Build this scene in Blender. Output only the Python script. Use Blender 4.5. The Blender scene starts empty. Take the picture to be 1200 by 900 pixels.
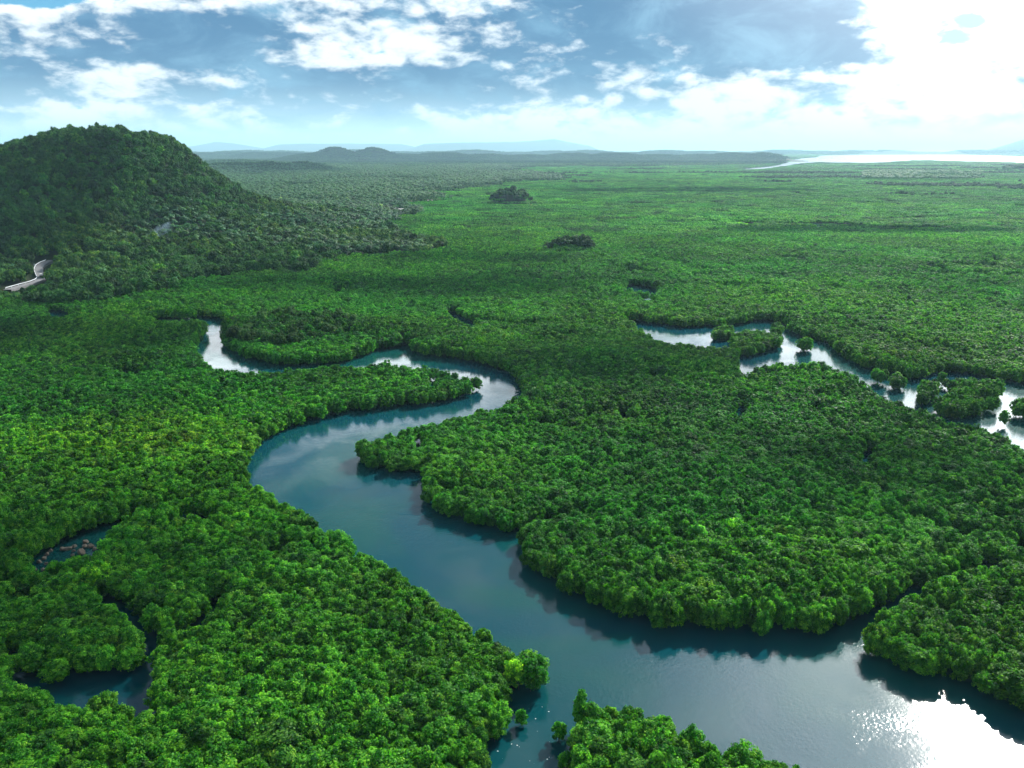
import bpy, bmesh, math, random
import numpy as np
from mathutils import Vector
from mathutils.geometry import tessellate_polygon

random.seed(7)
rng = np.random.default_rng(11)
R = math.radians
S = bpy.context.scene
COL = S.collection

# ------------------------------------------------------------------ camera
CAM_H = 100.0
F = 924.0                      # focal length in pixels of a 1200 px wide frame
PITCH = R(16.6)
CT, ST = math.cos(PITCH), math.sin(PITCH)
cam_d = bpy.data.cameras.new('camera')
cam_d.sensor_width = 36.0
cam_d.lens = F / 1200.0 * 36.0
cam_d.clip_start = 1.0
cam_d.clip_end = 200000.0
cam = bpy.data.objects.new('camera', cam_d)
COL.objects.link(cam)
cam.location = (0, 0, CAM_H)
cam.rotation_euler = (R(90) - PITCH, 0, 0)
S.camera = cam

# ------------------------------------------------------------------ light
SUN_EL, SUN_AZ = R(34.6), R(35.6)          # azimuth measured from +Y towards +X
sun_dir = Vector((math.sin(SUN_AZ) * math.cos(SUN_EL), math.cos(SUN_AZ) * math.cos(SUN_EL), math.sin(SUN_EL)))
sl = bpy.data.lights.new('sun', 'SUN')
sl.energy = 5.0
sl.angle = R(0.55)
sl.color = (1.0, 0.955, 0.88)
sun = bpy.data.objects.new('sun', sl)
COL.objects.link(sun)
sun.rotation_euler = (-sun_dir).to_track_quat('-Z', 'Y').to_euler()
sun.location = (0, 0, 3000)

S.view_settings.view_transform = 'Standard'
S.view_settings.look = 'None'
S.view_settings.exposure = 0.90
S.view_settings.gamma = 1.0
S.view_settings.use_curve_mapping = False
S.render.engine = 'CYCLES'
cy = S.cycles
cy.max_bounces = 5
cy.diffuse_bounces = 2
cy.glossy_bounces = 3
cy.transmission_bounces = 3
cy.transparent_max_bounces = 4
cy.volume_bounces = 0
cy.use_adaptive_sampling = True
cy.adaptive_threshold = 0.02
cy.use_denoising = True
cy.sample_clamp_indirect = 6.0
cy.caustics_reflective = False
cy.caustics_refractive = False


class NT:
    """small helper for node trees"""
    def __init__(self, tree):
        self.t = tree
        tree.nodes.clear()

    def n(self, typ, **kw):
        nd = self.t.nodes.new(typ)
        for k, v in kw.items():
            setattr(nd, k, v)
        return nd

    def l(self, a, b):
        self.t.links.new(a, b)

    def put(self, sock, v):
        if hasattr(v, 'is_linked'):
            self.l(v, sock)
        else:
            sock.default_value = v

    def m(self, op, a, b=0.0, c=None, clamp=False):
        nd = self.n('ShaderNodeMath', operation=op)
        nd.use_clamp = clamp
        self.put(nd.inputs[0], a)
        self.put(nd.inputs[1], b)
        if c is not None:
            self.put(nd.inputs[2], c)
        return nd.outputs[0]

    def vm(self, op, a, b):
        nd = self.n('ShaderNodeVectorMath', operation=op)
        self.put(nd.inputs[0], a)
        self.put(nd.inputs[1], b)
        return nd.outputs['Value'] if op == 'DOT_PRODUCT' else nd.outputs[0]

    def mix(self, fac, a, b, mode='MIX'):
        nd = self.n('ShaderNodeMix', data_type='RGBA', blend_type=mode)
        nd.clamp_factor = True
        self.put(nd.inputs[0], fac)
        self.put(nd.inputs[6], a)
        self.put(nd.inputs[7], b)
        return nd.outputs[2]

    def ss(self, v, lo, hi):
        nd = self.n('ShaderNodeMapRange', interpolation_type='SMOOTHSTEP')
        self.put(nd.inputs[0], v)
        nd.inputs[1].default_value = lo
        nd.inputs[2].default_value = hi
        return nd.outputs[0]

    def noise(self, vec, scale, detail=4.0, rough=0.55, dist=0.0):
        nd = self.n('ShaderNodeTexNoise')
        self.put(nd.inputs['Vector'], vec)
        nd.inputs['Scale'].default_value = scale
        nd.inputs['Detail'].default_value = detail
        nd.inputs['Roughness'].default_value = rough
        nd.inputs['Distortion'].default_value = dist
        return nd.outputs['Fac']


def build_world():
    w = bpy.data.worlds.new('World')
    S.world = w
    w.use_nodes = True
    N = NT(w.node_tree)
    out = N.n('ShaderNodeOutputWorld')
    bg = N.n('ShaderNodeBackground')
    bg.inputs['Strength'].default_value = 0.057
    N.l(bg.outputs[0], out.inputs[0])
    sky = N.n('ShaderNodeTexSky', sky_type='NISHITA')
    sky.sun_disc = False
    sky.sun_elevation = SUN_EL
    sky.sun_rotation = SUN_AZ
    sky.altitude = 100
    sky.air_density = 1.0
    sky.dust_density = 0.6
    sky.ozone_density = 2.5
    tc = N.n('ShaderNodeTexCoord')
    d = tc.outputs['Generated']
    sp = N.n('ShaderNodeSeparateXYZ')
    N.l(d, sp.inputs[0])
    az = N.m('MULTIPLY', N.m('ARCTAN2', sp.outputs[0], sp.outputs[1]), 180 / math.pi)
    el = N.m('MULTIPLY', N.m('ARCSINE', sp.outputs[2]), 180 / math.pi)
    # cloud coordinates on the celestial sphere: degrees, wider than tall
    cv = N.n('ShaderNodeCombineXYZ')
    N.l(N.m('MULTIPLY', az, 0.055), cv.inputs[0])
    N.l(N.m('MULTIPLY', el, 0.118), cv.inputs[1])
    p = cv.outputs[0]
    def field(q):
        a_ = N.noise(q, 1.9, 3.0, 0.5, 0.2)
        b_ = N.noise(q, 6.0, 8.0, 0.62, 0.25)
        c_ = N.m('ABSOLUTE', N.m('SUBTRACT', N.noise(N.vm('ADD', q, (3.3, 8.1, 0.4)), 8.0, 3.0, 0.5, 0.1), 0.5))
        return N.m('SUBTRACT', N.m('ADD', N.m('MULTIPLY', a_, 1.05), N.m('MULTIPLY', b_, 0.65)), N.m('MULTIPLY', c_, 0.55))
    d0 = field(p)                                     # cloud thickness
    d1 = field(N.vm('ADD', p, (0.022, 0.050, 0.0)))     # the same a little towards the sun
    relief = N.m('SUBTRACT', d0, d1)

    def blobs(lst):
        """sum of soft ellipses (azimuth, elevation, width, height, weight) in degrees"""
        tot = None
        for a, e, ra, re_, wt in lst:
            u = N.m('MULTIPLY', N.m('SUBTRACT', az, a), 1.0 / ra)
            v = N.m('MULTIPLY', N.m('SUBTRACT', el, e), 1.0 / re_)
            r2 = N.m('ADD', N.m('MULTIPLY', u, u), N.m('MULTIPLY', v, v))
            g = N.m('MULTIPLY', N.m('POWER', 2.718, N.m('MULTIPLY', r2, -1.0)), wt)
            tot = g if tot is None else N.m('ADD', tot, g)
        return tot
    ang = N.vm('DOT_PRODUCT', d, tuple(sun_dir))
    # blue openings and dark cloud masses
    opening = blobs(OPENINGS)
    dark = blobs(DARKS)
    lowfade = N.ss(el, 25.0, 15.0)                      # clouds thin out overhead
    def band(c_, w_):
        t_ = N.m('MULTIPLY', N.m('SUBTRACT', el, c_), 1.0 / w_)
        return N.m('POWER', 2.718, N.m('MULTIPLY', N.m('MULTIPLY', t_, t_), -1.0))
    bright_band = band(15.4, 2.8)
    thick = N.m('ADD', N.m('SUBTRACT', d0, 0.62), N.m('MULTIPLY', opening, -0.42))
    thick = N.m('ADD', thick, N.m('MULTIPLY', dark, 0.48))
    thick = N.m('ADD', thick, N.m('MULTIPLY', N.m('SUBTRACT', 1.0, lowfade), -0.24))
    thick = N.m('ADD', thick, N.m('MULTIPLY', bright_band, 0.16))
    thick = N.m('ADD', thick, N.m('MULTIPLY', band(20.0, 1.2), -0.25))
    thick = N.m('ADD', thick, N.m('MULTIPLY', blobs([(-14, 22.6, 5, 1.5, 1.0), (-6, 25.5, 2.0, 1.0, 0.7)]), 0.12))
    cmask = N.ss(thick, -0.045, 0.06)
    nearsun = N.ss(ang, 0.80, 0.955)
    # thin rims let the sun through, thick bellies are blue grey
    pf = N.noise(N.vm('ADD', p, (7.9, 2.2, 6.0)), 3.3, 8.0, 0.60, 0.3)
    shade = N.m('SUBTRACT', thick, N.m('MULTIPLY', relief, 1.5))
    shade = N.m('ADD', shade, N.m('MULTIPLY', N.m('SUBTRACT', pf, 0.5), -0.85))
    shade = N.m('SUBTRACT', shade, N.m('MULTIPLY', nearsun, 0.20))
    shade = N.m('SUBTRACT', shade, N.m('MULTIPLY', bright_band, 0.30))
    smask = N.ss(shade, 0.07, 0.44)
    lum = N.m('ADD', N.m('ADD', 1.0, N.m('MULTIPLY', nearsun, 0.8)), N.m('MULTIPLY', bright_band, 4.2))
    white = N.mix(1.0, (10.2, 10.9, 11.3, 1), lum, 'MULTIPLY')
    grey = N.mix(N.ss(el, 0.8, 5.0), (5.0, 7.2, 8.6, 1), (0.62, 1.9, 3.8, 1))
    # softer grey veils and brighter puffs inside the masses
    v1 = N.noise(N.vm('ADD', p, (1.7, 6.2, 3.0)), 3.4, 6.0, 0.58, 0.4)
    grey = N.mix(N.ss(v1, 0.43, 0.74), grey, (2.0, 4.2, 6.3, 1))
    ccol = N.mix(smask, white, grey)
    skyc = N.mix(1.0, sky.outputs[0], (0.38, 0.92, 1.15, 1), 'MULTIPLY')
    col = N.mix(cmask, skyc, ccol)
    # pale hazy air towards the horizon, stronger under the sun
    hz = N.m('MULTIPLY', N.ss(el, 2.3, 0.4), 0.85)
    hcol = N.mix(N.ss(az, -25.0, 18.0), (6.0, 7.9, 8.8, 1), (9.8, 10.6, 11.0, 1))
    col = N.mix(hz, col, hcol)
    glare = N.m('MULTIPLY', N.ss(ang, 0.78, 0.97), 7.0)
    gl = N.n('ShaderNodeCombineXYZ')
    for i in range(3):
        N.l(glare, gl.inputs[i])
    lowg = N.ss(el, 34.0, 8.0)
    col = N.mix(lowg, col, N.vm('ADD', col, gl.outputs[0]))
    au = N.m('MULTIPLY', N.m('POWER', N.ss(ang, 0.885, 1.0), 2.0), 62.0)
    ac = N.n('ShaderNodeCombineXYZ')
    for i in range(3):
        N.l(au, ac.inputs[i])
    col = N.vm('ADD', col, ac.outputs[0])
    N.l(col, bg.inputs['Color'])


def sky_az(px):
    return math.degrees(math.atan((px - 600) / 965.0))


def sky_el(py):
    return math.degrees(PITCH * -1 + math.atan((450 - py) / F)) if True else 0


def B(px, py, rx, ry, w):
    return (sky_az(px), sky_el(py), rx / 16.2, ry / 16.2, w)


OPENINGS = [B(120, 12, 95, 16, 0.9), B(20, 5, 40, 16, 0.8), B(590, 100, 0.1, 0.1, 0.0), B(1118, 42, 11, 8, 0.7),
            B(1000, 2, 25, 8, 0.5), B(330, -8, 40, 10, 0.3)]
DARKS = [B(300, 42, 85, 26, 0.85), B(205, 78, 85, 11, 0.7), B(245, 118, 60, 16, 0.6), B(90, 108, 55, 18, 0.4),
         B(440, 92, 120, 14, 0.75), B(520, 118, 75, 20, 0.75), B(570, 60, 60, 25, 0.35), B(690, 15, 90, 26, 0.8),
         B(700, 78, 65, 32, 0.75), B(850, 35, 100, 42, 1.15), B(910, 62, 55, 22, 0.5), B(20, 118, 40, 12, 0.4),
         B(400, 135, 70, 14, 0.35)]
build_world()

# ------------------------------------------------------------------ pixel -> place


def ray(px, py):
    dx, dy = px - 600.0, py - 450.0
    return dx, F * CT - dy * ST, -F * ST - dy * CT


def G(px, py, h=0.0):
    x, y, z = ray(px, py)
    t = (h - CAM_H) / z
    return (x * t, y * t)


def at(px, py, Y):
    x, y, z = ray(px, py)
    t = Y / y
    return (x * t, Y, CAM_H + z * t)


def project(P):
    """world points (n,3) -> pixel coords in the 1200x900 frame and depth"""
    x, y, z = P[:, 0], P[:, 1], P[:, 2] - CAM_H
    dep = y * CT - z * ST
    up = y * ST + z * CT
    return 600 + F * x / dep, 450 - F * up / dep, dep


def chaikin(pts, n=2, closed=True):
    p = np.array(pts, float)
    for _ in range(n):
        q = np.roll(p, -1, 0)
        a = 0.75 * p + 0.25 * q
        b = 0.25 * p + 0.75 * q
        if closed:
            p = np.stack([a, b], 1).reshape(-1, 2)
        else:
            p = np.vstack([p[:1], np.stack([a[:-1], b[:-1]], 1).reshape(-1, 2), p[-1:]])
    return p


def inside(poly, x, y):
    r = np.zeros(x.shape, bool)
    bx0, by0 = poly.min(0)
    bx1, by1 = poly.max(0)
    sel = np.nonzero((x >= bx0) & (x <= bx1) & (y >= by0) & (y <= by1))[0]
    if len(sel) == 0:
        return r
    xs, ys = x[sel], y[sel]
    c = np.zeros(len(sel), bool)
    n = len(poly)
    for i in range(n):
        x0, y0 = poly[i]
        x1, y1 = poly[(i + 1) % n]
        if y0 == y1:
            continue
        k = ((y0 > ys) != (y1 > ys)) & (xs < (x1 - x0) * (ys - y0) / (y1 - y0) + x0)
        c ^= k
    r[sel] = c
    return r


def dist_edge(poly, x, y, closed=True, reach=60.0):
    """distance to the outline, capped at reach"""
    d = np.full(x.shape, reach)
    n = len(poly)
    bx0, by0 = poly.min(0) - reach
    bx1, by1 = poly.max(0) + reach
    sel = np.nonzero((x >= bx0) & (x <= bx1) & (y >= by0) & (y <= by1))[0]
    if len(sel) == 0:
        return d
    xs, ys = x[sel], y[sel]
    dd = np.full(len(sel), reach)
    for i in range(n if closed else n - 1):
        x0, y0 = poly[i]
        x1, y1 = poly[(i + 1) % n]
        ex, ey = x1 - x0, y1 - y0
        L = ex * ex + ey * ey + 1e-9
        t = np.clip(((xs - x0) * ex + (ys - y0) * ey) / L, 0, 1)
        dd = np.minimum(dd, np.hypot(xs - x0 - t * ex, ys - y0 - t * ey))
    d[sel] = dd
    return d


def vnoise(x, y, seed=0):
    xi, yi = np.floor(x).astype(np.int64), np.floor(y).astype(np.int64)
    fx, fy = x - xi, y - yi
    fx = fx * fx * (3 - 2 * fx)
    fy = fy * fy * (3 - 2 * fy)

    def hsh(a, b):
        h = (a * 374761393 + b * 668265263 + seed * 1442695041) & 0xffffffff
        h = ((h ^ (h >> 13)) * 1274126177) & 0xffffffff
        return ((h ^ (h >> 16)) & 0xffff) / 65535.0
    return ((hsh(xi, yi) * (1 - fx) + hsh(xi + 1, yi) * fx) * (1 - fy)
            + (hsh(xi, yi + 1) * (1 - fx) + hsh(xi + 1, yi + 1) * fx) * fy)


def fbm(x, y, sc, seed=0, oct=3):
    t, a, tot = 0, 1.0, 0
    for o in range(oct):
        t = t + a * vnoise(x / sc + 17.3 * o, y / sc - 5.1 * o, seed + o)
        tot += a
        a *= 0.5
        sc *= 0.5
    return t / tot


# ------------------------------------------------------------------ waters
RIVER_PX = [
    (246, 373, 0), (270, 379, 0), (262, 392, 0), (258, 400, 0), (264, 411, 0), (282, 421, 0), (305, 427, 0), (335, 431, 0),
    (370, 430, 0), (405, 427, 0), (425, 420, 0), (445, 413, 0), (465, 409, 0), (478, 405, 0), (481, 414, 0), (490, 419, 0),
    (515, 421, 0), (540, 424, 0), (565, 430, 0), (585, 436, 0), (600, 443, 0), (609, 454, 1), (608, 462, 3), (600, 468, 5),
    (585, 476, 5), (565, 483, 5), (540, 488, 5), (510, 495, 5), (480, 501, 5), (460, 506, 5), (440, 512, 5), (420, 518, 5),
    (405, 526, 3), (403, 533, 0), (412, 543, 0), (425, 550, 0), (450, 556, 0), (475, 557, 0), (490, 554, 0), (496, 556, 1),
    (494, 562, 3), (491, 568, 3), (490, 578, 0), (493, 590, 0), (505, 602, 0), (530, 614, 0), (560, 622, 0),
    (590, 628, 0), (602, 628, 0), (603, 638, 3), (605, 652, 0), (615, 668, 0), (630, 685, 0), (650, 698, 0), (680, 712, 0),
    (720, 730, 0), (760, 741, 0), (800, 747, 0), (850, 750, 0), (900, 751, 0), (945, 753, 0), (975, 750, 0), (1000, 742, 0),
    (1016, 733, 0), (1024, 735, 2), (1013, 746, 3), (1004, 762, 1), (1010, 776, 0), (1035, 795, 0),
    (1060, 802, 0), (1085, 806, 0), (1120, 808, 0), (1150, 817, 0), (1185, 836, 0), (1205, 850, 0), (1300, 880, 0), (1450, 930, 0), (1450, 1200, 0),
    (1100, 1020, 2), (1000, 930, 4), (960, 905, 5), (930, 893, 5), (900, 882, 6), (870, 870, 6), (840, 860, 6), (810, 845, 6), (780, 830, 6.5), (750, 820, 6.5), (720, 815, 6.5),
    (697, 818, 6), (682, 828, 5), (675, 842, 5), (656, 856, 3), (656, 872, 0), (664, 900, 0), (660, 960, 0), (640, 1200, 0),
    (520, 1200, 0), (560, 960, 3), (572, 893, 3), (588, 872, 2), (598, 850, 1), (601, 828, 0), (614, 808, 0), (634, 800, 1),
    (641, 783, 3), (632, 768, 5), (600, 760, 5), (575, 742, 5), (548, 725, 5), (520, 706, 5), (490, 688, 5), (465, 665, 5),
    (440, 650, 5), (410, 632, 5), (385, 615, 5), (355, 598, 5), (325, 582, 5), (300, 572, 5), (289, 555, 3), (291, 540, 2),
    (300, 527, 1), (315, 517, 0), (340, 505, 0), (370, 496, 0), (400, 488, 0), (440, 482, 0), (480, 479, 0), (510, 476, 0),
    (535, 470, 0), (556, 465, 0), (566, 459, 1), (567, 450, 4), (560, 440, 5), (545, 435, 5.2), (520, 431, 5.2), (490, 429, 5.2),
    (460, 428, 5.2), (430, 430, 5.2), (400, 431, 3.6), (360, 432, 3.6), (330, 431, 6.2), (305, 431, 8.2), (275, 428, 8.8), (250, 421, 8.2),
    (234, 412, 6.5), (227, 402, 5), (238, 394, 4), (245, 386, 3), (238, 379, 2), (210, 380, 3), (180, 379, 2), (180, 376, 0), (215, 376, 0)]
BACK_PX = [   # the backwater on the right
    (735, 377, 0), (765, 381, 0), (800, 386, 0), (835, 384, 0), (870, 382, 0), (890, 376, 0), (916, 380, 0), (925, 391, 0), (945, 399, 0),
    (968, 403, 0), (975, 414, 0), (995, 427, 0), (1015, 436, 0), (1045, 440, 0), (1068, 449, 0), (1090, 445, 0), (1098, 438, 0),
    (1135, 440, 0), (1165, 447, 0), (1200, 453, 0), (1300, 466, 0), (1300, 560, 7.4), (1200, 514, 7.8), (1185, 504, 7.8), (1165, 497, 7.8),
    (1145, 492, 7.8), (1120, 488, 7.8), (1100, 482, 7.8), (1080, 473, 7.8), (1060, 466, 7.8), (1045, 457, 7.8), (1022, 446, 7.8), (1005, 437, 7.8),
    (985, 430, 7.8), (965, 422, 7.8), (950, 420, 7.8), (935, 421, 7.8), (915, 418, 7.8), (900, 421, 7.8), (880, 428, 7.4), (866, 430, 7.4), (866, 420, 1),
    (880, 412, 0), (850, 402, 7.4), (835, 400, 7.4), (800, 397, 7.4), (780, 396, 7.4), (757, 390, 4), (735, 381, 2)]
ISLES_PX = [
    [(862, 394), (885, 391), (908, 395), (916, 402), (900, 409), (884, 413), (870, 414), (857, 404)],
    [(1113, 452), (1140, 449), (1170, 455), (1172, 466), (1140, 470), (1112, 466)],
    [(1096, 474), (1120, 468), (1152, 472), (1152, 482), (1120, 487), (1096, 481)],
    [(1079, 454), (1092, 451), (1100, 458), (1092, 473), (1079, 472)],
    [(1188, 478), (1215, 474), (1215, 487), (1190, 486)],
    [(836, 388), (856, 385), (860, 394), (838, 396)],
    [(938, 403), (950, 402), (950, 409), (937, 409)],
    [(905, 385), (914, 384), (915, 391), (904, 391)],
    [(1026, 440), (1036, 440), (1036, 446), (1024, 446)], 
    [(1047, 446), (1056, 447), (1056, 452), (1047, 452)], [(1102, 446), (1110, 445), (1111, 450), (1102, 450)],
    [(1156, 474), (1166, 473), (1168, 479), (1157, 479)],
    [(1172, 488), (1182, 487), (1183, 493), (1172, 493)]]
POND_PX = [
    [(52, 825, 1), (75, 807, 0), (98, 797, 0), (124, 792, 0), (173, 793, 0), (182, 806, 1), (178, 826, 3), (168, 848, 4), (153, 858, 4.5),
     (151, 836, 4.5), (139, 818, 4.5), (124, 817, 4.5), (95, 831, 4.5), (70, 838, 4)],
    [(119, 700, 0), (142, 711, 0), (142, 722, 3), (131, 726, 4), (118, 714, 2)],
    [(8, 772, 0), (22, 762, 0), (38, 792, 2), (32, 806, 4), (16, 803, 4)],
    [(34, 660, 0), (50, 648, 0), (85, 636, 0), (100, 626, 0), (134, 620, 0), (138, 636, 3), (112, 660, 4), (88, 660, 4), (62, 664, 4), (44, 676, 4), (32, 672, 2)],
    [(50, 366, 0), (84, 366, 0), (86, 376, 3), (56, 376, 3)],
    [(732, 336, 0), (746, 335, 0), (772, 341, 0), (774, 347, 4), (750, 344, 4), (730, 342, 4)],
    [(726, 487, 0), (738, 486, 0), (738, 494, 4), (724, 495, 4)],
    [(860, 476, 0), (872, 474, 0), (873, 492, 4), (860, 494, 4)],
    [(520, 364, 0), (530, 366, 0), (545, 374, 0), (560, 381, 0), (556, 386, 4), (540, 382, 4), (524, 374, 4)],
    [(925, 263, 0), (960, 262, 0), (1005, 264, 0), (1005, 267, 0), (960, 266, 0), (925, 267, 0)]]
BAY_PX = [(868, 198.6), (880, 197), (905, 195), (916, 192.5), (922, 189.5), (925, 187.6), (940, 185.2), (958, 184.6), (950, 182.6), (1000, 181.2), (1060, 180.8), (1120, 180.8), (1180, 182.5), (1260, 185),
          (1260, 194), (1200, 192), (1160, 190.5), (1120, 190), (1080, 188.5), (1060, 189.5), (1030, 192), (1000, 192), (960, 191), (940, 193), (915, 196.5), (895, 199.5), (870, 200.5)]
CREEKS_PX = [   # narrow creeks, (points, width m)
    ([(610, 512), (660, 505), (700, 497), (732, 491)], 2.6),
    ([(1020, 735), (1050, 718), (1078, 702), (1110, 690), (1150, 676), (1200, 655), (1250, 640)], 2.6),
    ([(603, 632), (640, 618), (680, 612)], 3.0),
    ([(135, 625), (170, 610), (215, 600)], 2.5),
    ([(140, 716), (160, 730), (176, 762), (178, 795)], 1.2), ([(34, 800), (52, 826)], 1.6),
    ([(560, 382), (600, 388), (640, 384)], 6.0),
    ([(832, 262), (870, 264), (925, 265)], 16.0),
    ([(1005, 266), (1060, 272), (1100, 268)], 12.0),
    ([(700, 330), (728, 336)], 7.0), ([(772, 343), (800, 338), (830, 342)], 5.0)]

RIVER = chaikin([G(*p) for p in RIVER_PX], 2)
BACK = chaikin([G(*p) for p in BACK_PX], 2)
ISLES = [chaikin([G(x, y, 2.5) for x, y in q], 1) for q in ISLES_PX]
PONDS = [chaikin([G(*p) for p in q], 2) for q in POND_PX]
BAY = chaikin([G(*p) for p in BAY_PX], 1)
CREEKS = [(chaikin([G(*p) for p in q], 2, closed=False), w) for q, w in CREEKS_PX]
WATERS = [RIVER, BACK] + PONDS + [BAY]


def is_inland(x, y):
    """inside the inland forest, with a wandering edge"""
    jx = (fbm(x, y, 130.0, 201, 4) - 0.5) * 0.16 * np.abs(y)
    jy = (fbm(x, y, 130.0, 202, 4) - 0.5) * 0.22 * np.abs(y)
    return inside(INLAND, x + jx, y + jy)


def water_dist(x, y):
    """signed-ish distance: negative inside water, positive on land (capped)"""
    d = np.full(x.shape, 60.0)
    for n_, poly in enumerate(WATERS):
        e = dist_edge(poly, x, y, True, 60.0)
        i = inside(poly, x, y)
        d = np.minimum(d, np.where(i, -e, e) + ((0.7 if n_ < 5 else 1.6) if 2 <= n_ < 2 + len(PONDS) else 0.0))
    for isl in ISLES:
        i = inside(isl, x, y)
        d = np.where(i, np.maximum(d, 2.6), d)
    for line, w in CREEKS:
        d = np.minimum(d, dist_edge(line, x, y, False) - w * 0.5)
    return d


# ------------------------------------------------------------------ terrain
HILLS = []     # x, y, amplitude, sx, sy, power


def hill(px, row, Y, top, sx, sy, pw=1.15):
    X = at(px, row, Y)[0]
    HILLS.append((X, Y, top, sx, sy, pw))


HILLS += [(-472, 930, 131, 136, 180, 1.0), (-640, 960, 72, 150, 190, 1.2), (-300, 1010, 18, 120, 150, 1.0),
          (-560, 705, 72, 150, 85, 1.2), (-420, 690, 26, 100, 70, 1.1), (-720, 800, 54, 170, 150, 1.2), (-330, 800, 16, 110, 90, 1.0)]
hill(393, 172, 7000, 104, 200, 240, 0.85)
hill(437, 172, 6900, 98, 210, 240, 0.85)
hill(365, 182, 6900, 48, 260, 300)
hill(310, 195, 3300, 38, 130, 160)
hill(265, 195, 3200, 36, 140, 160)
hill(355, 195, 3500, 34, 110, 130)
hill(275, 195, 4300, 34, 300, 200)
for i, px in enumerate((470, 520, 570, 620, 670, 720, 770, 820, 860)):
    hill(px, 185, 7600 + 180 * math.sin(i * 2.1), 46 + 9 * math.sin(i * 1.7), 330, 260)
hill(893, 182, 7000, 52, 190, 220)
hill(905, 182, 7000, 36, 150, 200)
for i, px in enumerate(range(150, 1280, 45)):
    if px < 905:
        hill(px, 182, 12000 + 500 * math.sin(i * 1.3), 56 + 16 * math.sin(i * 2.3), 520, 380)
    else:
        hill(px, 182, 15500 + 300 * math.sin(i * 1.3), 60 + 10 * math.sin(i * 2.3), 620, 380)
for i, px in enumerate(range(230, 420, 40)):
    hill(px, 185, 9200 + 300 * math.sin(i * 1.9), 44 + 10 * math.sin(i), 420, 300)
X_, Y_ = G(598, 241, 0)
HILLS.append((X_, Y_ + 12, 21, 32, 26, 1.2))
X_, Y_ = G(670, 299, 0)
HILLS.append((X_, Y_ + 6, 6, 20, 14, 1.2))
hill(1205, 205, 3600, 26, 90, 160)


def terrain(x, y):
    h = np.zeros(x.shape)
    for X, Y, A, sx, sy, pw in HILLS:
        r2 = ((x - X) / sx) ** 2 + ((y - Y) / sy) ** 2
        k = r2 < 9
        g = np.zeros(x.shape)
        g[k] = A * np.exp(-(r2[k] ** pw))
        # smooth maximum keeps overlapping domes from piling up
        h = np.sqrt(h * h + g * g * 0.98) if A < 20 else np.where(g > 0, (h ** 4 + g ** 4) ** 0.25, h)
    n = fbm(x, y, 90.0, 5, 3) - 0.5
    rid = np.abs(fbm(x + 40, y, 150.0, 15, 3) - 0.5) * 2
    h = h * (1 + 0.18 * n) * (1.07 - 0.38 * np.clip(rid, 0, 0.6) * (np.abs(y) < 1600))
    i = inside(INLAND, x, y)
    if i.any():
        h[i] += 1.6 * np.clip(dist_edge(INLAND, x[i], y[i], True, 30.0) / 25.0, 0.15, 1)
    return h


INLAND = np.array([G(*p) for p in [
    (-500, 380), (-100, 374), (40, 362), (95, 362), (150, 358), (215, 344), (262, 328), (330, 314), (385, 318), (430, 306), (505, 301), (517, 291),
    (480, 285), (448, 280), (452, 264), (462, 250), (478, 236), (500, 226), (545, 222), (600, 216), (640, 211), (640, 205), (560, 202),
    (600, 196), (760, 195), (870, 194), (918, 189), (925, 186), (700, 184), (-900, 184)]])

# ------------------------------------------------------------------ mesh helpers


def link(name, me, parent=None):
    o = bpy.data.objects.new(name, me)
    COL.objects.link(o)
    if parent:
        o.parent = parent
    return o


def tag(o, label=None, cat=None, group=None, kind=None):
    if label:
        o['label'] = label
    if cat:
        o['category'] = cat
    if group:
        o['group'] = group
    if kind:
        o['kind'] = kind
    return o


def np_mesh(name, V, Fq, mat=None, smooth=False, colattr=None):
    """V (n,3), Fq (m,k) all faces with k corners"""
    me = bpy.data.meshes.new(name)
    V = np.asarray(V, np.float32)
    Fq = np.asarray(Fq, np.int32)
    m, k = Fq.shape
    me.vertices.add(len(V))
    me.vertices.foreach_set('co', V.ravel())
    me.loops.add(m * k)
    me.loops.foreach_set('vertex_index', Fq.ravel())
    me.polygons.add(m)
    me.polygons.foreach_set('loop_start', np.arange(0, m * k, k, dtype=np.int32))
    me.polygons.foreach_set('use_smooth', np.full(m, smooth))
    me.update(calc_edges=True)
    me.validate()
    if colattr is not None:
        a = me.attributes.new('leafv', 'FLOAT', 'POINT')
        a.data.foreach_set('value', np.asarray(colattr, np.float32))
    if mat:
        me.materials.append(mat)
    return me


def poly_sheet(name, poly, z, mat):
    pts = [Vector((x, y, 0)) for x, y in poly]
    tris = tessellate_polygon([pts])
    V = np.array([(x, y, z) for x, y in poly])
    T = np.array(tris)
    # face up
    a, b, c = V[T[:, 0]], V[T[:, 1]], V[T[:, 2]]
    nz = np.cross(b - a, c - a)[:, 2]
    T[nz < 0] = T[nz < 0][:, ::-1]
    T = T[np.abs(nz) > 1e-6]
    return np_mesh(name, V, T, mat)


def uv_blob(r, seg=8, rings=5, sz=1.0):
    V, Fc = [], []
    for i in range(rings + 1):
        th = math.pi * i / rings
        for j in range(seg):
            ph = 2 * math.pi * j / seg
            V.append((r * math.sin(th) * math.cos(ph), r * math.sin(th) * math.sin(ph), r * sz * math.cos(th)))
    for i in range(rings):
        for j in range(seg):
            Fc.append((i * seg + j, (i + 1) * seg + j, (i + 1) * seg + (j + 1) % seg, i * seg + (j + 1) % seg))
    return np.array(V), np.array(Fc)


# ------------------------------------------------------------------ materials


def mat_new(name):
    m = bpy.data.materials.new(name)
    m.use_nodes = True
    return m, NT(m.node_tree)


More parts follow.
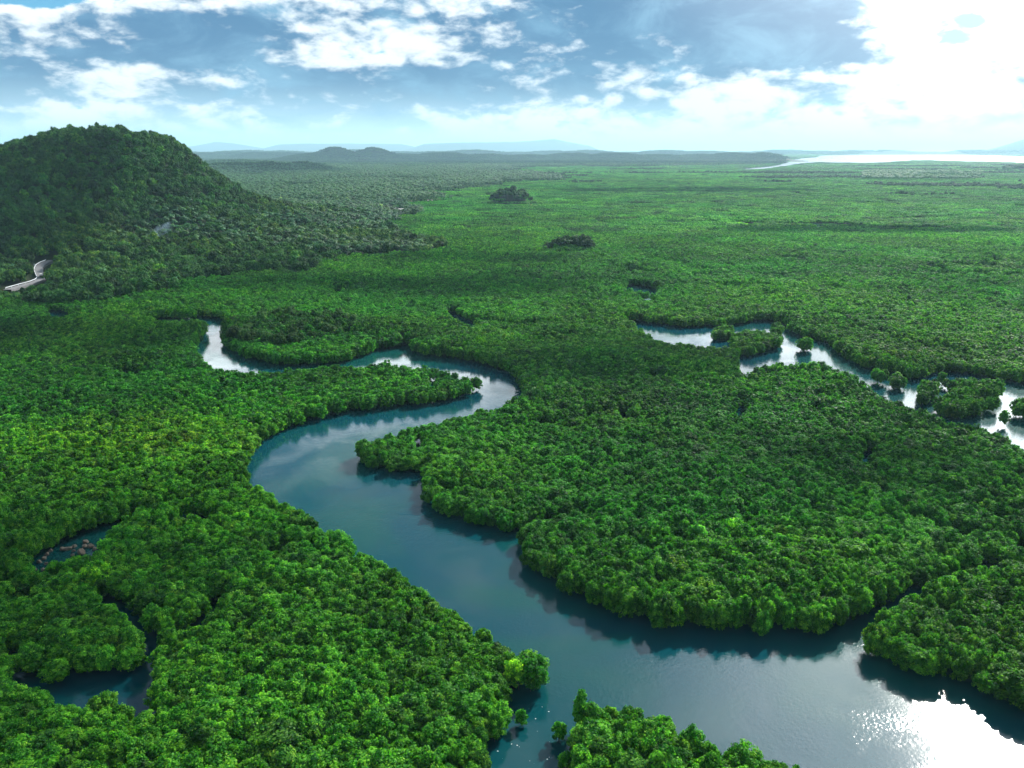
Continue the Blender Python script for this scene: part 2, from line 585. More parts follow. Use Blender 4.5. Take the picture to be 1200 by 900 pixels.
def leaf_mat(name, base, trans=0.32, rough=0.42, spec=0.35, tr_col=None):
    m, N = mat_new(name)
    out = N.n('ShaderNodeOutputMaterial')
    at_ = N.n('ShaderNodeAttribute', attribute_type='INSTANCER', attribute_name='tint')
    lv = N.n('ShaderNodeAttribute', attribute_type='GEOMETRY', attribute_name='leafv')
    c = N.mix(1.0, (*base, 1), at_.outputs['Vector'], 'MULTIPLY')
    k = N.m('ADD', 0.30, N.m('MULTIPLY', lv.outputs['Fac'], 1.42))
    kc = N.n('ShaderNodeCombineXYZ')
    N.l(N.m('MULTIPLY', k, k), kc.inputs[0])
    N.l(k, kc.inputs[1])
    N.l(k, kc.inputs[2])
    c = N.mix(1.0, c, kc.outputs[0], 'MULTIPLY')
    pb = N.n('ShaderNodeBsdfPrincipled')
    N.l(c, pb.inputs['Base Color'])
    pb.inputs['Roughness'].default_value = rough
    pb.inputs['Specular IOR Level'].default_value = spec
    tl = N.n('ShaderNodeBsdfTranslucent')
    tc = N.mix(1.0, c, tr_col or (1.9, 1.7, 0.8, 1), 'MULTIPLY')
    N.l(tc, tl.inputs['Color'])
    mx = N.n('ShaderNodeMixShader')
    mx.inputs[0].default_value = trans
    N.l(pb.outputs[0], mx.inputs[1])
    N.l(tl.outputs[0], mx.inputs[2])
    N.l(mx.outputs[0], out.inputs[0])
    return m


def simple_mat(name, base, rough=0.8, var=0.35, scale=1.5, spec=0.3):
    m, N = mat_new(name)
    out = N.n('ShaderNodeOutputMaterial')
    pb = N.n('ShaderNodeBsdfPrincipled')
    N.l(pb.outputs[0], out.inputs[0])
    tc = N.n('ShaderNodeTexCoord')
    n = N.noise(tc.outputs['Object'], scale, 5.0, 0.6)
    k = N.m('ADD', 1.0 - var, N.m('MULTIPLY', n, 2 * var))
    N.l(N.mix(1.0, (*base, 1), k, 'MULTIPLY'), pb.inputs['Base Color'])
    pb.inputs['Roughness'].default_value = rough
    pb.inputs['Specular IOR Level'].default_value = spec
    return m


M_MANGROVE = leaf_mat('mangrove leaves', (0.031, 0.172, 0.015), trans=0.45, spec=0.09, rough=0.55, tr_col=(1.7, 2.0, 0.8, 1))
M_BROAD = leaf_mat('broadleaf forest leaves', (0.032, 0.115, 0.018), trans=0.30, spec=0.09, rough=0.55)
M_PALM = leaf_mat('palm fronds', (0.034, 0.110, 0.030), trans=0.3, rough=0.5, spec=0.12, tr_col=(1.5, 1.6, 0.9, 1))
M_BARK = simple_mat('mangrove bark', (0.10, 0.075, 0.055))
M_PBARK = simple_mat('palm bark', (0.17, 0.15, 0.125))


def ground_mat():
    m, N = mat_new('dark mud and undergrowth')
    out = N.n('ShaderNodeOutputMaterial')
    pb = N.n('ShaderNodeBsdfPrincipled')
    N.l(pb.outputs[0], out.inputs[0])
    g = N.n('ShaderNodeNewGeometry')
    n1 = N.noise(g.outputs['Position'], 0.02, 6.0, 0.6)
    n2 = N.noise(g.outputs['Position'], 0.35, 5.0, 0.6)
    c = N.mix(N.ss(n1, 0.35, 0.65), (0.016, 0.022, 0.010, 1), (0.020, 0.046, 0.012, 1))
    c = N.mix(N.ss(n2, 0.45, 0.75), c, (0.030, 0.026, 0.018, 1))
    N.l(c, pb.inputs['Base Color'])
    pb.inputs['Roughness'].default_value = 0.9
    pb.inputs['Specular IOR Level'].default_value = 0.15
    return m


def water_mat(name, base, rough=0.09, wave=0.5, bump=0.05, far=False):
    m, N = mat_new(name)
    out = N.n('ShaderNodeOutputMaterial')
    pb = N.n('ShaderNodeBsdfPrincipled')
    N.l(pb.outputs[0], out.inputs[0])
    g = N.n('ShaderNodeNewGeometry')
    P = g.outputs['Position']
    n1 = N.noise(P, 0.016, 4.0, 0.55, 0.8)
    c = N.mix(N.ss(n1, 0.35, 0.65), (*base, 1), (base[0] * 1.3, base[1] * 1.25, base[2] * 0.80, 1))
    N.l(c, pb.inputs['Base Color'])
    pb.inputs['IOR'].default_value = 1.333
    if far:
        pb.inputs['Roughness'].default_value = rough
        return m
    # light airs ruffle patches of the surface
    r = N.m('ADD', rough * 0.72, N.m('MULTIPLY', N.ss(n1, 0.42, 0.66), rough * 0.62))
    N.l(r, pb.inputs['Roughness'])
    bp = N.n('ShaderNodeBump')
    bp.inputs['Strength'].default_value = 1.0
    bp.inputs['Distance'].default_value = bump
    w1 = N.noise(P, wave * 1.0, 2.0, 0.5)
    w2 = N.noise(P, wave * 4.0, 2.0, 0.5)
    h = N.m('ADD', N.m('MULTIPLY', w1, 0.9), N.m('MULTIPLY', w2, 0.28))
    N.l(N.m('MULTIPLY', h, N.m('ADD', 0.35, N.ss(N.noise(P, 0.05, 3.0, 0.5, 1.0), 0.38, 0.62))), bp.inputs['Height'])
    N.l(bp.outputs[0], pb.inputs['Normal'])
    return m


M_GROUND = ground_mat()
M_WATER = water_mat('river water', (0.0018, 0.037, 0.052), rough=0.11, wave=1.3, bump=0.028)
M_BAY = water_mat('bay water', (0.010, 0.05, 0.06), rough=0.22, far=True)

# ------------------------------------------------------------------ ground sheet
ys = np.concatenate([np.linspace(-400, 60, 12), np.geomspace(90, 17000, 420), [22000, 30000, 45000, 70000, 110000]])
us = np.linspace(-1, 1, 281)
us = np.sign(us) * (0.55 * np.abs(us) + 0.45 * np.abs(us) ** 2)
YY, UU = np.meshgrid(ys, us, indexing='ij')
XX = UU * (np.abs(YY) * 1.05 + 500)
ZZ = terrain(XX.ravel(), YY.ravel()).reshape(XX.shape)
ZZ[YY > 17000] = 0
ny, nx = XX.shape
V = np.stack([XX, YY, ZZ], -1).reshape(-1, 3)
ii = np.arange(ny * nx).reshape(ny, nx)
Q = np.stack([ii[:-1, :-1], ii[:-1, 1:], ii[1:, 1:], ii[1:, :-1]], -1).reshape(-1, 4)
tag(link('ground', np_mesh('ground', V, Q, M_GROUND, True)), kind='structure')

# the tide stands under all the mangroves: one sheet of water, the trees grow out of it
tide = np.array([(-1800, -350), (1800, -350), (2400, 1120), (-2400, 1120)], float)
tag(link('water', poly_sheet('water', tide, 0.15, M_WATER)), kind='structure')
tag(link('bay', poly_sheet('bay', BAY, 0.6, M_BAY)), kind='structure')
sea = [(-60000, 16500), (60000, 16500), (120000, 110000), (-120000, 110000)]
tag(link('sea', poly_sheet('sea', np.array(sea, float), 0.9, M_BAY)), kind='structure')


def far_range(px0, px1, Y, prof, depth, seed):
    """a distant mountain chain: prof = list of (px, row) of its skyline"""
    n, mth = 160, 14
    pxs = np.linspace(px0, px1, n)
    rows = np.interp(pxs, [p[0] for p in prof], [p[1] for p in prof])
    xs = np.array([at(p, 175, Y)[0] for p in pxs])
    hs = np.array([max(0.0, at(p, r, Y)[2]) for p, r in zip(pxs, rows)])
    hs *= 1 + 0.12 * (fbm(xs, xs * 0 + seed, 900.0, seed, 4) - 0.5)
    V = []
    for j in range(mth):
        s = j / (mth - 1) * 2 - 1
        k = max(0.0, 1 - abs(s) ** 1.5)
        nn = fbm(xs, xs * 0 + s * depth, 1500.0, seed + 3, 3)
        for i in range(n):
            V.append((xs[i], Y + s * depth, hs[i] * k * (0.75 + 0.5 * nn[i] if abs(s) > 0.1 else 1)))
    ii = np.arange(n * mth).reshape(mth, n)
    Q = np.stack([ii[:-1, :-1], ii[:-1, 1:], ii[1:, 1:], ii[1:, :-1]], -1).reshape(-1, 4)
    tag(link('mountain', np_mesh('mountain', V, Q, M_GROUND, True)), kind='structure')


far_range(478, 700, 26000, [(478, 175), (500, 168), (560, 166.5), (600, 166), (635, 164), (650, 163), (665, 166), (690, 170.5), (700, 175)], 2500, 3)
far_range(310, 500, 28000, [(310, 175), (330, 169), (370, 168), (420, 168), (470, 168.5), (500, 175)], 2500, 8)
far_range(205, 312, 30000, [(205, 175), (235, 170), (255, 166), (268, 167), (285, 169.5), (312, 175)], 2200, 5)
far_range(1150, 1420, 17000, [(1150, 181), (1176, 178), (1190, 170), (1204, 164), (1240, 150), (1300, 140), (1380, 160), (1420, 180)], 1500, 6)

# ------------------------------------------------------------------ trees


def leaves(P, D, size, elong, rg, jitter=0.6):
    """one diamond-shaped quad per position P, facing D (jittered)"""
    n = len(P)
    nn = D + rg.normal(0, jitter, (n, 3))
    nn /= np.linalg.norm(nn, axis=1)[:, None] + 1e-9
    a = np.cross(nn, rg.normal(0, 1, (n, 3)))
    a /= np.linalg.norm(a, axis=1)[:, None] + 1e-9
    b = np.cross(nn, a)
    s = size * rg.uniform(0.65, 1.25, (n, 1))
    V = np.stack([P - a * s, P + b * s * elong, P + a * s, P - b * s * elong], 1).reshape(-1, 3)
    Q = np.arange(n * 4).reshape(n, 4)
    return V, Q


def crown_arrays(R_, z0, z1, n_clump, n_leaf, lsize, rg, cone=0.0, core=0.80, seg=(8, 5), spread=1.0):
    """leafy crown between heights z0 and z1: rounded clumps of leaves round a hidden core"""
    zc, hz = (z0 + z1) / 2, (z1 - z0) / 2
    Vs, Qs, Ls = [], [], []
    off = 0
    ga = math.pi * (3 - 5 ** 0.5)
    for i in range(n_clump):
        u = (i + 0.5) / n_clump
        cz = 1 - 1.75 * u                                       # top to low skirt
        cr = math.sqrt(max(0.05, 1 - cz * cz))
        ph = i * ga + rg.uniform(-0.5, 0.5)
        cr_ = rg.uniform(0.20, 0.38) * R_ * spread
        rad = (1 - cone * (cz + 1) / 2) * cr
        k = rg.uniform(0.55, 0.98)
        c = np.array([math.cos(ph) * rad * R_ * k, math.sin(ph) * rad * R_ * k, zc + cz * (hz - cr_ * 0.7) * rg.uniform(0.78, 1.12)])
        out = np.array([math.cos(ph) * cr, math.sin(ph) * cr, cz * 0.8 + 0.35])
        out /= np.linalg.norm(out)
        d = rg.normal(0, 1, (n_leaf * 3, 3))
        d /= np.linalg.norm(d, axis=1)[:, None]
        d = d[(d @ out) > -0.25][:n_leaf]
        rr = cr_ * rg.uniform(0.70, 1.32, (len(d), 1))
        P = c + d * rr * np.array([1, 1, 0.88])
        tone = rg.uniform(0.15, 0.80)
        V, Q = leaves(P, d + np.array([0, 0, 0.45]), lsize, 0.62, rg)
        Vs.append(V)
        Qs.append(Q + off)
        off += len(V)
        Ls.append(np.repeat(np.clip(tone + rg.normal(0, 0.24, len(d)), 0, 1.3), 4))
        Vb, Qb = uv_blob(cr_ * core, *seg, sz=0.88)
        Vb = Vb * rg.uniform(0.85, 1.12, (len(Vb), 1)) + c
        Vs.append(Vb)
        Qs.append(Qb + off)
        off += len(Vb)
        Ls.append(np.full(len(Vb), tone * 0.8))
    # heart of the crown
    Vb, Qb = uv_blob(R_ * 0.60, 9, 6, sz=hz * 0.75 / (R_ * 0.60))
    Vb[:, :2] *= (1 - cone * ((Vb[:, 2:] / hz) + 1) / 2)
    Vs.append(Vb + np.array([0, 0, zc]))
    Qs.append(Qb + off)
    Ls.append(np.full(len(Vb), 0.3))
    return np.concatenate(Vs), np.concatenate(Qs), np.concatenate(Ls)


def tube(pts, radii, seg=6):
    V, Q = [], []
    pts = [np.array(p, float) for p in pts]
    for i, (p, r) in enumerate(zip(pts, radii)):
        t = (pts[min(i + 1, len(pts) - 1)] - pts[max(i - 1, 0)])
        t /= np.linalg.norm(t) + 1e-9
        a = np.cross(t, (1, 0, 0.3))
        a /= np.linalg.norm(a) + 1e-9
        b = np.cross(t, a)
        for j in range(seg):
            an = 2 * math.pi * j / seg
            V.append(p + r * (math.cos(an) * a + math.sin(an) * b))
    for i in range(len(pts) - 1):
        for j in range(seg):
            Q.append((i * seg + j, i * seg + (j + 1) % seg, (i + 1) * seg + (j + 1) % seg, (i + 1) * seg + j))
    return np.array(V), np.array(Q)


def join(parts):
    Vs, Qs, off = [], [], 0
    for V, Q in parts:
        Vs.append(V)
        Qs.append(Q + off)
        off += len(V)
    return np.concatenate(Vs), np.concatenate(Qs)


def mangrove_trunk(h, rg):
    parts = [tube([(0, 0, 1.0), (rg.normal(0, .15), rg.normal(0, .15), h * 0.5), (rg.normal(0, .3), rg.normal(0, .3), h * 0.85)], [0.16, 0.12, 0.05])]
    for k in range(7):                                           # arching prop roots
        a = k * 0.9 + rg.uniform(-.2, .2)
        r = rg.uniform(0.9, 1.7)
        parts.append(tube([(0, 0, rg.uniform(1.2, 2.0)), (math.cos(a) * r * 0.6, math.sin(a) * r * 0.6, 1.1), (math.cos(a) * r, math.sin(a) * r, -0.3)], [0.06, 0.05, 0.035], 4))
    for k in range(4):                                           # limbs
        a = k * 1.6 + rg.uniform(-.3, .3)
        parts.append(tube([(0, 0, h * rg.uniform(.35, .5)), (math.cos(a) * 0.9, math.sin(a) * 0.9, h * 0.62), (math.cos(a) * 1.7, math.sin(a) * 1.7, h * 0.78)], [0.09, 0.06, 0.03], 5))
    return join(parts)


def palm_arrays(h, rg, nf=16, seg=5):
    V, Q, L = [], [], []
    for k in range(nf):
        a = k * 2.39996 + rg.uniform(-.2, .2)
        el0 = rg.uniform(-0.15, 1.15)
        Lf = rg.uniform(3.4, 4.6)
        ca, sa = math.cos(a), math.sin(a)
        r, zz, e = 0.15, h, el0
        pts = []
        for s in range(seg + 1):
            w = 0.85 * math.sin(math.pi * min(1, (s + 0.6) / (seg + 0.9))) ** 0.7
            pts.append((r, zz, w))
            r += math.cos(e) * Lf / seg
            zz += math.sin(e) * Lf / seg
            e -= rg.uniform(0.28, 0.42)
        base = len(V)
        tone = rg.uniform(0.2, 0.95)
        for (r_, z_, w) in pts:                                   # folded frond: ridge with two drooping wings
            V.append((ca * r_ - sa * w, sa * r_ + ca * w, z_ - w * 0.45))
            V.append((ca * r_, sa * r_, z_))
            V.append((ca * r_ + sa * w, sa * r_ - ca * w, z_ - w * 0.45))
            L += [tone, tone * 0.8, tone]
        for s in range(seg):
            b = base + s * 3
            Q += [(b, b + 1, b + 4, b + 3), (b + 1, b + 2, b + 5, b + 4)]
    return np.array(V), np.array(Q), np.array(L)


LIB = {}                      # hidden template collections for the uncountable forest


def lib(name):
    c = bpy.data.collections.new(name)
    LIB[name] = c
    return c


def add_template(coll, idx, me):
    o = bpy.data.objects.new('%s_%02d' % (coll.name, idx), me)
    coll.objects.link(o)


# near mangrove crowns (own crown and trunk meshes), kinds 0..7 round, 8,9 conical, 10 small bush
NEAR = []
for i in range(8):
    rg = np.random.default_rng(100 + i)
    h = rg.uniform(7.0, 8.6)
    R_ = rg.uniform(2.55, 3.2)
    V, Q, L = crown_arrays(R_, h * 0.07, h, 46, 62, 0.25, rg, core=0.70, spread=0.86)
    cm = np_mesh('mangrove_crown', V, Q, M_MANGROVE, False, L)
    V2, Q2 = mangrove_trunk(h, rg)
    NEAR.append((cm, np_mesh('mangrove_trunk', V2, Q2, M_BARK, True)))
for i in range(2):
    rg = np.random.default_rng(150 + i)
    h = 8.6
    V, Q, L = crown_arrays(1.9, 0.8, h, 30, 66, 0.20, rg, cone=0.72)
    cm = np_mesh('mangrove_crown', V, Q, M_MANGROVE, False, L)
    V2, Q2 = mangrove_trunk(h, rg)
    NEAR.append((cm, np_mesh('mangrove_trunk', V2, Q2, M_BARK, True)))
rg = np.random.default_rng(170)
V, Q, L = crown_arrays(1.25, 0.3, 3.4, 14, 60, 0.16, rg, cone=0.45)
BUSH = (np_mesh('bush_crown', V, Q, M_MANGROVE, False, L), None)
V2, Q2 = join([tube([(0, 0, -0.3), (0.05, 0, 1.0), (0.1, 0.05, 2.4)], [0.08, 0.06, 0.03])] +
              [tube([(0, 0, 0.9), (math.cos(a) * .4, math.sin(a) * .4, .6), (math.cos(a) * .7, math.sin(a) * .7, -.3)], [.04, .035, .025], 4) for a in (0, 1.3, 2.6, 3.9, 5.2)])
BUSH = (BUSH[0], np_mesh('bush_trunk', V2, Q2, M_BARK, True))

mang = lib('mangrove_template')
for i in range(8):                                               # 0..7 near
    me = NEAR[i][0].copy()
    add_template(mang, i, me)
for i in range(6):                                               # 8..13 middle distance
    rg = np.random.default_rng(200 + i)
    h = rg.uniform(7.0, 8.6)
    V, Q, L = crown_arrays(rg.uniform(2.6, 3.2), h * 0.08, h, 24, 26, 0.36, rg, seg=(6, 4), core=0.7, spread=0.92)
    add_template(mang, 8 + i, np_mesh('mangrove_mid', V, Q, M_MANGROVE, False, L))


def patch_arrays(rg, size, step, R0, h0, h1, n_clump, n_leaf, ls):
    parts, Ls, off = [], [], 0
    Vs, Qs = [], []
    n = int(size / step)
    for a in range(n):
        for b in range(n):
            x = (a + 0.5 + rg.uniform(-.4, .4) + 0.5 * (b % 2)) * step - size / 2
            y = (b + 0.5 + rg.uniform(-.4, .4)) * step - size / 2
            h = rg.uniform(h0, h1)
            V, Q, L = crown_arrays(R0 * rg.uniform(.85, 1.25), h * 0.35, h, n_clump, n_leaf, ls, rg, seg=(5, 3))
            Vs.append(V + np.array([x, y, 0]))
            Qs.append(Q + off)
            Ls.append(np.clip(L + rg.normal(0, 0.13), 0, 1))
            off += len(V)
    return np.concatenate(Vs), np.concatenate(Qs), np.concatenate(Ls)


for i in range(5):                                               # 14..18 far patches of canopy
    rg = np.random.default_rng(300 + i)
    V, Q, L = patch_arrays(rg, 24.0, 3.1, 2.0, 5.2, 6.9, 6, 8, 0.46)
    add_template(mang, 14 + i, np_mesh('mangrove_patch', V, Q, M_MANGROVE, False, L))

broad = lib('broadleaf_template')
BROAD = []
for i in range(7):                                               # 0..6 single broadleaf trees
    rg = np.random.default_rng(400 + i)
    h = rg.uniform(11.0, 15.0)
    V, Q, L = crown_arrays(rg.uniform(3.8, 5.6), h * 0.25, h, 22, 30, 0.42, rg, seg=(6, 4), spread=1.05)
    me = np_mesh('broadleaf_crown', V, Q, M_BROAD, False, L)
    add_template(broad, i, me)
    V2, Q2 = join([tube([(0, 0, -1), (0.2, 0.1, h * .4), (0.1, 0.3, h * .8)], [0.35, 0.25, 0.1])] +
                  [tube([(0.1, 0.1, h * .35), (math.cos(a) * 1.6, math.sin(a) * 1.6, h * .55), (math.cos(a) * 3, math.sin(a) * 3, h * .72)], [.18, .12, .05], 5) for a in (0.4, 2.0, 3.5, 5.1)])
    BROAD.append((me, np_mesh('broadleaf_trunk', V2, Q2, M_BARK, True)))
for i in range(4):                                               # 7..10 far patches
    rg = np.random.default_rng(450 + i)
    V, Q, L = patch_arrays(rg, 32.0, 8.0, 4.8, 9.0, 15.0, 8, 10, 0.95)
    add_template(broad, 7 + i, np_mesh('broadleaf_patch', V, Q, M_BROAD, False, L))

palm = lib('palm_template')
PALMS = []
for i in range(5):
    rg = np.random.default_rng(500 + i)
    h = rg.uniform(9.0, 14.0)
    V, Q, L = palm_arrays(h, rg)
    fm = np_mesh('palm_fronds', V, Q, M_PALM, False, L)
    V2, Q2 = tube([(0, 0, -1), (rg.normal(0, .3), rg.normal(0, .3), h * .5), (0, 0, h)], [0.2, 0.15, 0.12])
    tm = np_mesh('palm_trunk', V2, Q2, M_PBARK, True)
    PALMS.append((fm, tm))
    V3, Q3 = join([(V, Q), (V2, Q2)])
    add_template(palm, i, np_mesh('palm_whole', V3, Q3, M_PALM, False, np.concatenate([L, np.full(len(V2), .3)])))


def forest(name, coll, P, idx, rot, scl, tint, label, cat):
    """one uncountable mass of trees: points with the trees set on them by geometry nodes"""
    me = bpy.data.meshes.new(name)
    n = len(P)
    me.vertices.add(n)
    me.vertices.foreach_set('co', np.asarray(P, np.float32).ravel())
    me.attributes.new('idx', 'INT', 'POINT').data.foreach_set('value', np.asarray(idx, np.int32))
    me.attributes.new('rot', 'FLOAT', 'POINT').data.foreach_set('value', np.asarray(rot, np.float32))
    me.attributes.new('scl', 'FLOAT_VECTOR', 'POINT').data.foreach_set('vector', np.asarray(scl, np.float32).ravel())
    me.attributes.new('tint', 'FLOAT_VECTOR', 'POINT').data.foreach_set('vector', np.asarray(tint, np.float32).ravel())
    o = link(name, me)
    tag(o, label, cat, kind='stuff')
    gt = bpy.data.node_groups.new(name + '_nodes', 'GeometryNodeTree')
    gt.interface.new_socket('Geometry', in_out='INPUT', socket_type='NodeSocketGeometry')
    gt.interface.new_socket('Geometry', in_out='OUTPUT', socket_type='NodeSocketGeometry')
    nd = gt.nodes
    gi, go = nd.new('NodeGroupInput'), nd.new('NodeGroupOutput')
    iop = nd.new('GeometryNodeInstanceOnPoints')
    ci = nd.new('GeometryNodeCollectionInfo')
    ci.inputs['Collection'].default_value = coll
    ci.inputs['Separate Children'].default_value = True
    ci.inputs['Reset Children'].default_value = True
    iop.inputs['Pick Instance'].default_value = True

    def attr(nm, typ):
        a = nd.new('GeometryNodeInputNamedAttribute')
        a.data_type = typ
        a.inputs['Name'].default_value = nm
        return a.outputs['Attribute']
    lk = gt.links.new
    lk(gi.outputs[0], iop.inputs['Points'])
    lk(ci.outputs[0], iop.inputs['Instance'])
    lk(attr('idx', 'INT'), iop.inputs['Instance Index'])
    cx = nd.new('ShaderNodeCombineXYZ')
    lk(attr('rot', 'FLOAT'), cx.inputs['Z'])
    lk(cx.outputs[0], iop.inputs['Rotation'])
    lk(attr('scl', 'FLOAT_VECTOR'), iop.inputs['Scale'])
    lk(iop.outputs[0], go.inputs[0])
    md = o.modifiers.new('trees', 'NODES')
    md.node_group = gt
    return o


def scatter(y0, y1, step, wide=0.70, pad=35.0, jit=0.42):
    """jittered hexagonal points in the wedge the camera looks over"""
    rows = np.arange(y0, y1, step * 0.87)
    out = []
    for k, y in enumerate(rows):
        w = wide * y + pad
        xs = np.arange(-w, w, step) + (k % 2) * step * 0.5
        out.append(np.stack([xs, np.full(xs.shape, y)], 1))
    p = np.concatenate(out)
    return p + rng.uniform(-jit, jit, p.shape) * step


def mang_tint(x, y):
    n = len(x)
    b = 0.10 + 0.95 * fbm(x, y, 48.0, 31, 4) + 0.85 * fbm(x, y, 420.0, 33, 4) + rng.normal(0, 0.14, n)
    b = np.clip(b, 0.45, 1.7)
    yel = np.clip((fbm(x, y, 110.0, 41, 3) - 0.40) * 2.4, -0.3, 0.95) + rng.normal(0, 0.17, n)
    pale = (rng.random(n) < 0.012)
    t = np.stack([b * (1.0 + 0.75 * np.clip(yel, -0.4, 1)), b * (1.0 + 0.16 * yel), b * (1.0 - 0.10 * yel)], 1)
    t[pale] *= np.array([1.9, 1.45, 2.0])
    olive = rng.random(n) < 0.05
    t[olive] *= np.array([1.32, 0.98, 1.1])
    dull = rng.random(n) < 0.10
    t[dull] *= np.array([0.62, 0.60, 1.0])
    # old growth groves are a duller, darker green; one tint holds shadow too
    for px, py, rx, ry, k in GROVES:
        gx, gy = G(px, py, 4)
        r = ((x - gx) / rx) ** 2 + ((y - gy) / ry) ** 2
        kk = np.exp(-r ** 2)[:, None]
        t = t * (1 - kk) + kk * t * np.array(k)
    return np.clip(t, 0.12, 4)


GROVES = [(345, 385, 62, 22, (0.75, 0.55, 0.9)), (450, 287, 60, 40, (0.8, 0.62, 0.9)), (740, 470, 60, 14, (0.75, 0.72, 0.9)),
          (150, 515, 60, 25, (1.7, 1.25, 1.0)), (350, 445, 60, 12, (1.1, 1.0, 0.9)), (300, 600, 20, 20, (1.2, 1.08, 0.9)),
          (560, 540, 20, 18, (1.4, 1.15, 0.9)), (620, 560, 40, 18, (1.15, 1.05, 0.9)), (400, 410, 40, 14, (1.5, 1.2, 0.8)),
          (230, 345, 70, 20, (1.5, 1.2, 0.8)), (900, 640, 30, 14, (1.2, 1.05, 0.8)), (690, 385, 50, 25, (0.7, 0.68, 0.95)), (160, 420, 90, 22, (0.9, 0.85, 0.9))]  # the dark area beyond the bend has shadow put into its tint

# ---- mangroves: single trees to 950 m, patches of canopy beyond
STEP = 2.75
p = scatter(78, 950, STEP)
x, y = p[:, 0], p[:, 1]
wd = water_dist(x, y)
inl = is_inland(x, y) & (y > 420)
keep = (wd > 1.0 + rng.uniform(0, 0.9, len(x))) & ~inl
x, y, wd = x[keep], y[keep], wd[keep]
h_ = 0.74 + 0.30 * fbm(x, y, 16.0, 3, 2) + 0.26 * fbm(x, y, 45.0, 4, 2) + rng.normal(0, 0.11, len(x))
h_ *= 0.655 * np.where(wd < 7, 0.92, 1.0)
gx, gy = G(15, 470, 4)
gap = ((fbm(x, y, 22.0, 77, 2) < np.where(y < 260, 0.145, 0.12)) & (np.hypot(x - gx, y - gy) > 45)) | ((np.abs(fbm(x, y, 75.0, 78, 3) - 0.5) < 0.014) & (wd > 6) & (np.hypot(x - gx, y - gy) > 45)) | (rng.random(len(x)) < 0.02)
x, y, wd, h_ = x[~gap], y[~gap], wd[~gap], np.clip(h_[~gap], 0.40, 1.0)
hz_ = 0.35 * h_ + 0.65 * h_.mean() * (0.45 + 1.1 * fbm(x, y, 30.0, 6, 3))
hz_ *= rng.uniform(1.02, 1.28, len(x))
big = rng.random(len(x)) < 0.10                     # a few old spreading crowns, many slender young ones
h_ = h_ * np.where(big, rng.uniform(1.35, 1.75, len(x)), rng.uniform(0.95, 1.3, len(x)))
hz_ = hz_ * np.where(big, 1.10, 1.0)
for px, py, rx, ry, k in GROVES[:2]:
    gx, gy = G(px, py, 4)
    hz_ *= 1 + 0.45 * np.exp(-(((x - gx) / rx) ** 2 + ((y - gy) / ry) ** 2) ** 2)
tint = mang_tint(x, y) * (1.0 + 0.12 * np.clip((y - 380) / 400, 0, 1))[:, None]   # tint lightens with distance: sunlight painted onto the inner plain
rot = rng.uniform(0, 6.283, len(x))
sxy = rng.uniform(0.84, 1.19, len(x))
P3 = np.stack([x, y, terrain(x, y)], 1)
u, v, dep = project(P3 + np.array([0, 0, 5.0]))
dist = np.sqrt(x * x + y * y + (CAM_H - 5.0) ** 2)
inview = (u > -14) & (u < 1214) & (v < 930)
order = np.argsort(np.where(inview, dist, 1e9))
own = order[:290]
own_mask = np.zeros(len(x), bool)
own_mask[own] = True
idx = np.where(dist < 300, rng.integers(0, 8, len(x)), 8 + rng.integers(0, 6, len(x)))

ISLET = chaikin([G(*q) for q in [(935, 897, 6), (900, 882, 7), (870, 870, 7), (840, 860, 7), (810, 845, 7), (780, 830, 8), (750, 820, 8), (720, 815, 8),
                                 (690, 818, 7), (670, 832, 6), (650, 856, 3), (650, 872, 0), (650, 1200, 0), (1100, 1200, 0), (1000, 930, 4)]], 1)


def make_tree(name, meshes, loc, rz, scl, tint_, label, cat, group):
    e = bpy.data.objects.new(name, None)
    COL.objects.link(e)
    e.empty_display_size = 0.5
    e.location = loc
    e.rotation_euler = (0, 0, rz)
    e.scale = scl
    tag(e, label, cat, group)
    for nm, me in zip(('crown', 'trunk'), meshes):
        if me is None:
            continue
        c = bpy.data.objects.new(nm, me)
        COL.objects.link(c)
        c.parent = e
        c['tint'] = [float(t_) for t_ in tint_]
    return e


in_islet = inside(ISLET, x, y)
for k in own:
    if in_islet[k]:
        lb = ('green mangrove tree overhanging the water on the wooded point at bottom centre' if wd[k] < 5
              else 'green mangrove tree in the middle of the wooded point at bottom centre')
        gp = 'mangroves on the bottom centre point'
    elif u[k] > 900:
        lb, gp = 'green mangrove tree on the lower right bank beside the sun glare', 'mangroves by the sun glare'
    elif wd[k] < 5 and u[k] > 480:
        lb, gp = 'green mangrove tree on the river edge of the lower left bank', 'mangroves on the lower left river edge'
    elif wd[k] < 6:
        lb, gp = 'dark green mangrove tree beside the ponds in the lower left corner', 'mangroves round the lower left ponds'
    elif u[k] < 260:
        lb, gp = 'green mangrove tree in the dense canopy between lower left ponds and left edge', 'mangroves in the lower left corner'
    else:
        lb, gp = 'green mangrove tree packed in dense canopy inland of the lower left river edge', 'mangroves behind the lower left river edge'
    kind = int(rng.integers(0, 8))
    make_tree('mangrove_tree', NEAR[kind], P3[k], rot[k], (h_[k] * sxy[k], h_[k] / sxy[k], hz_[k]), tint[k], lb, 'tree', gp)

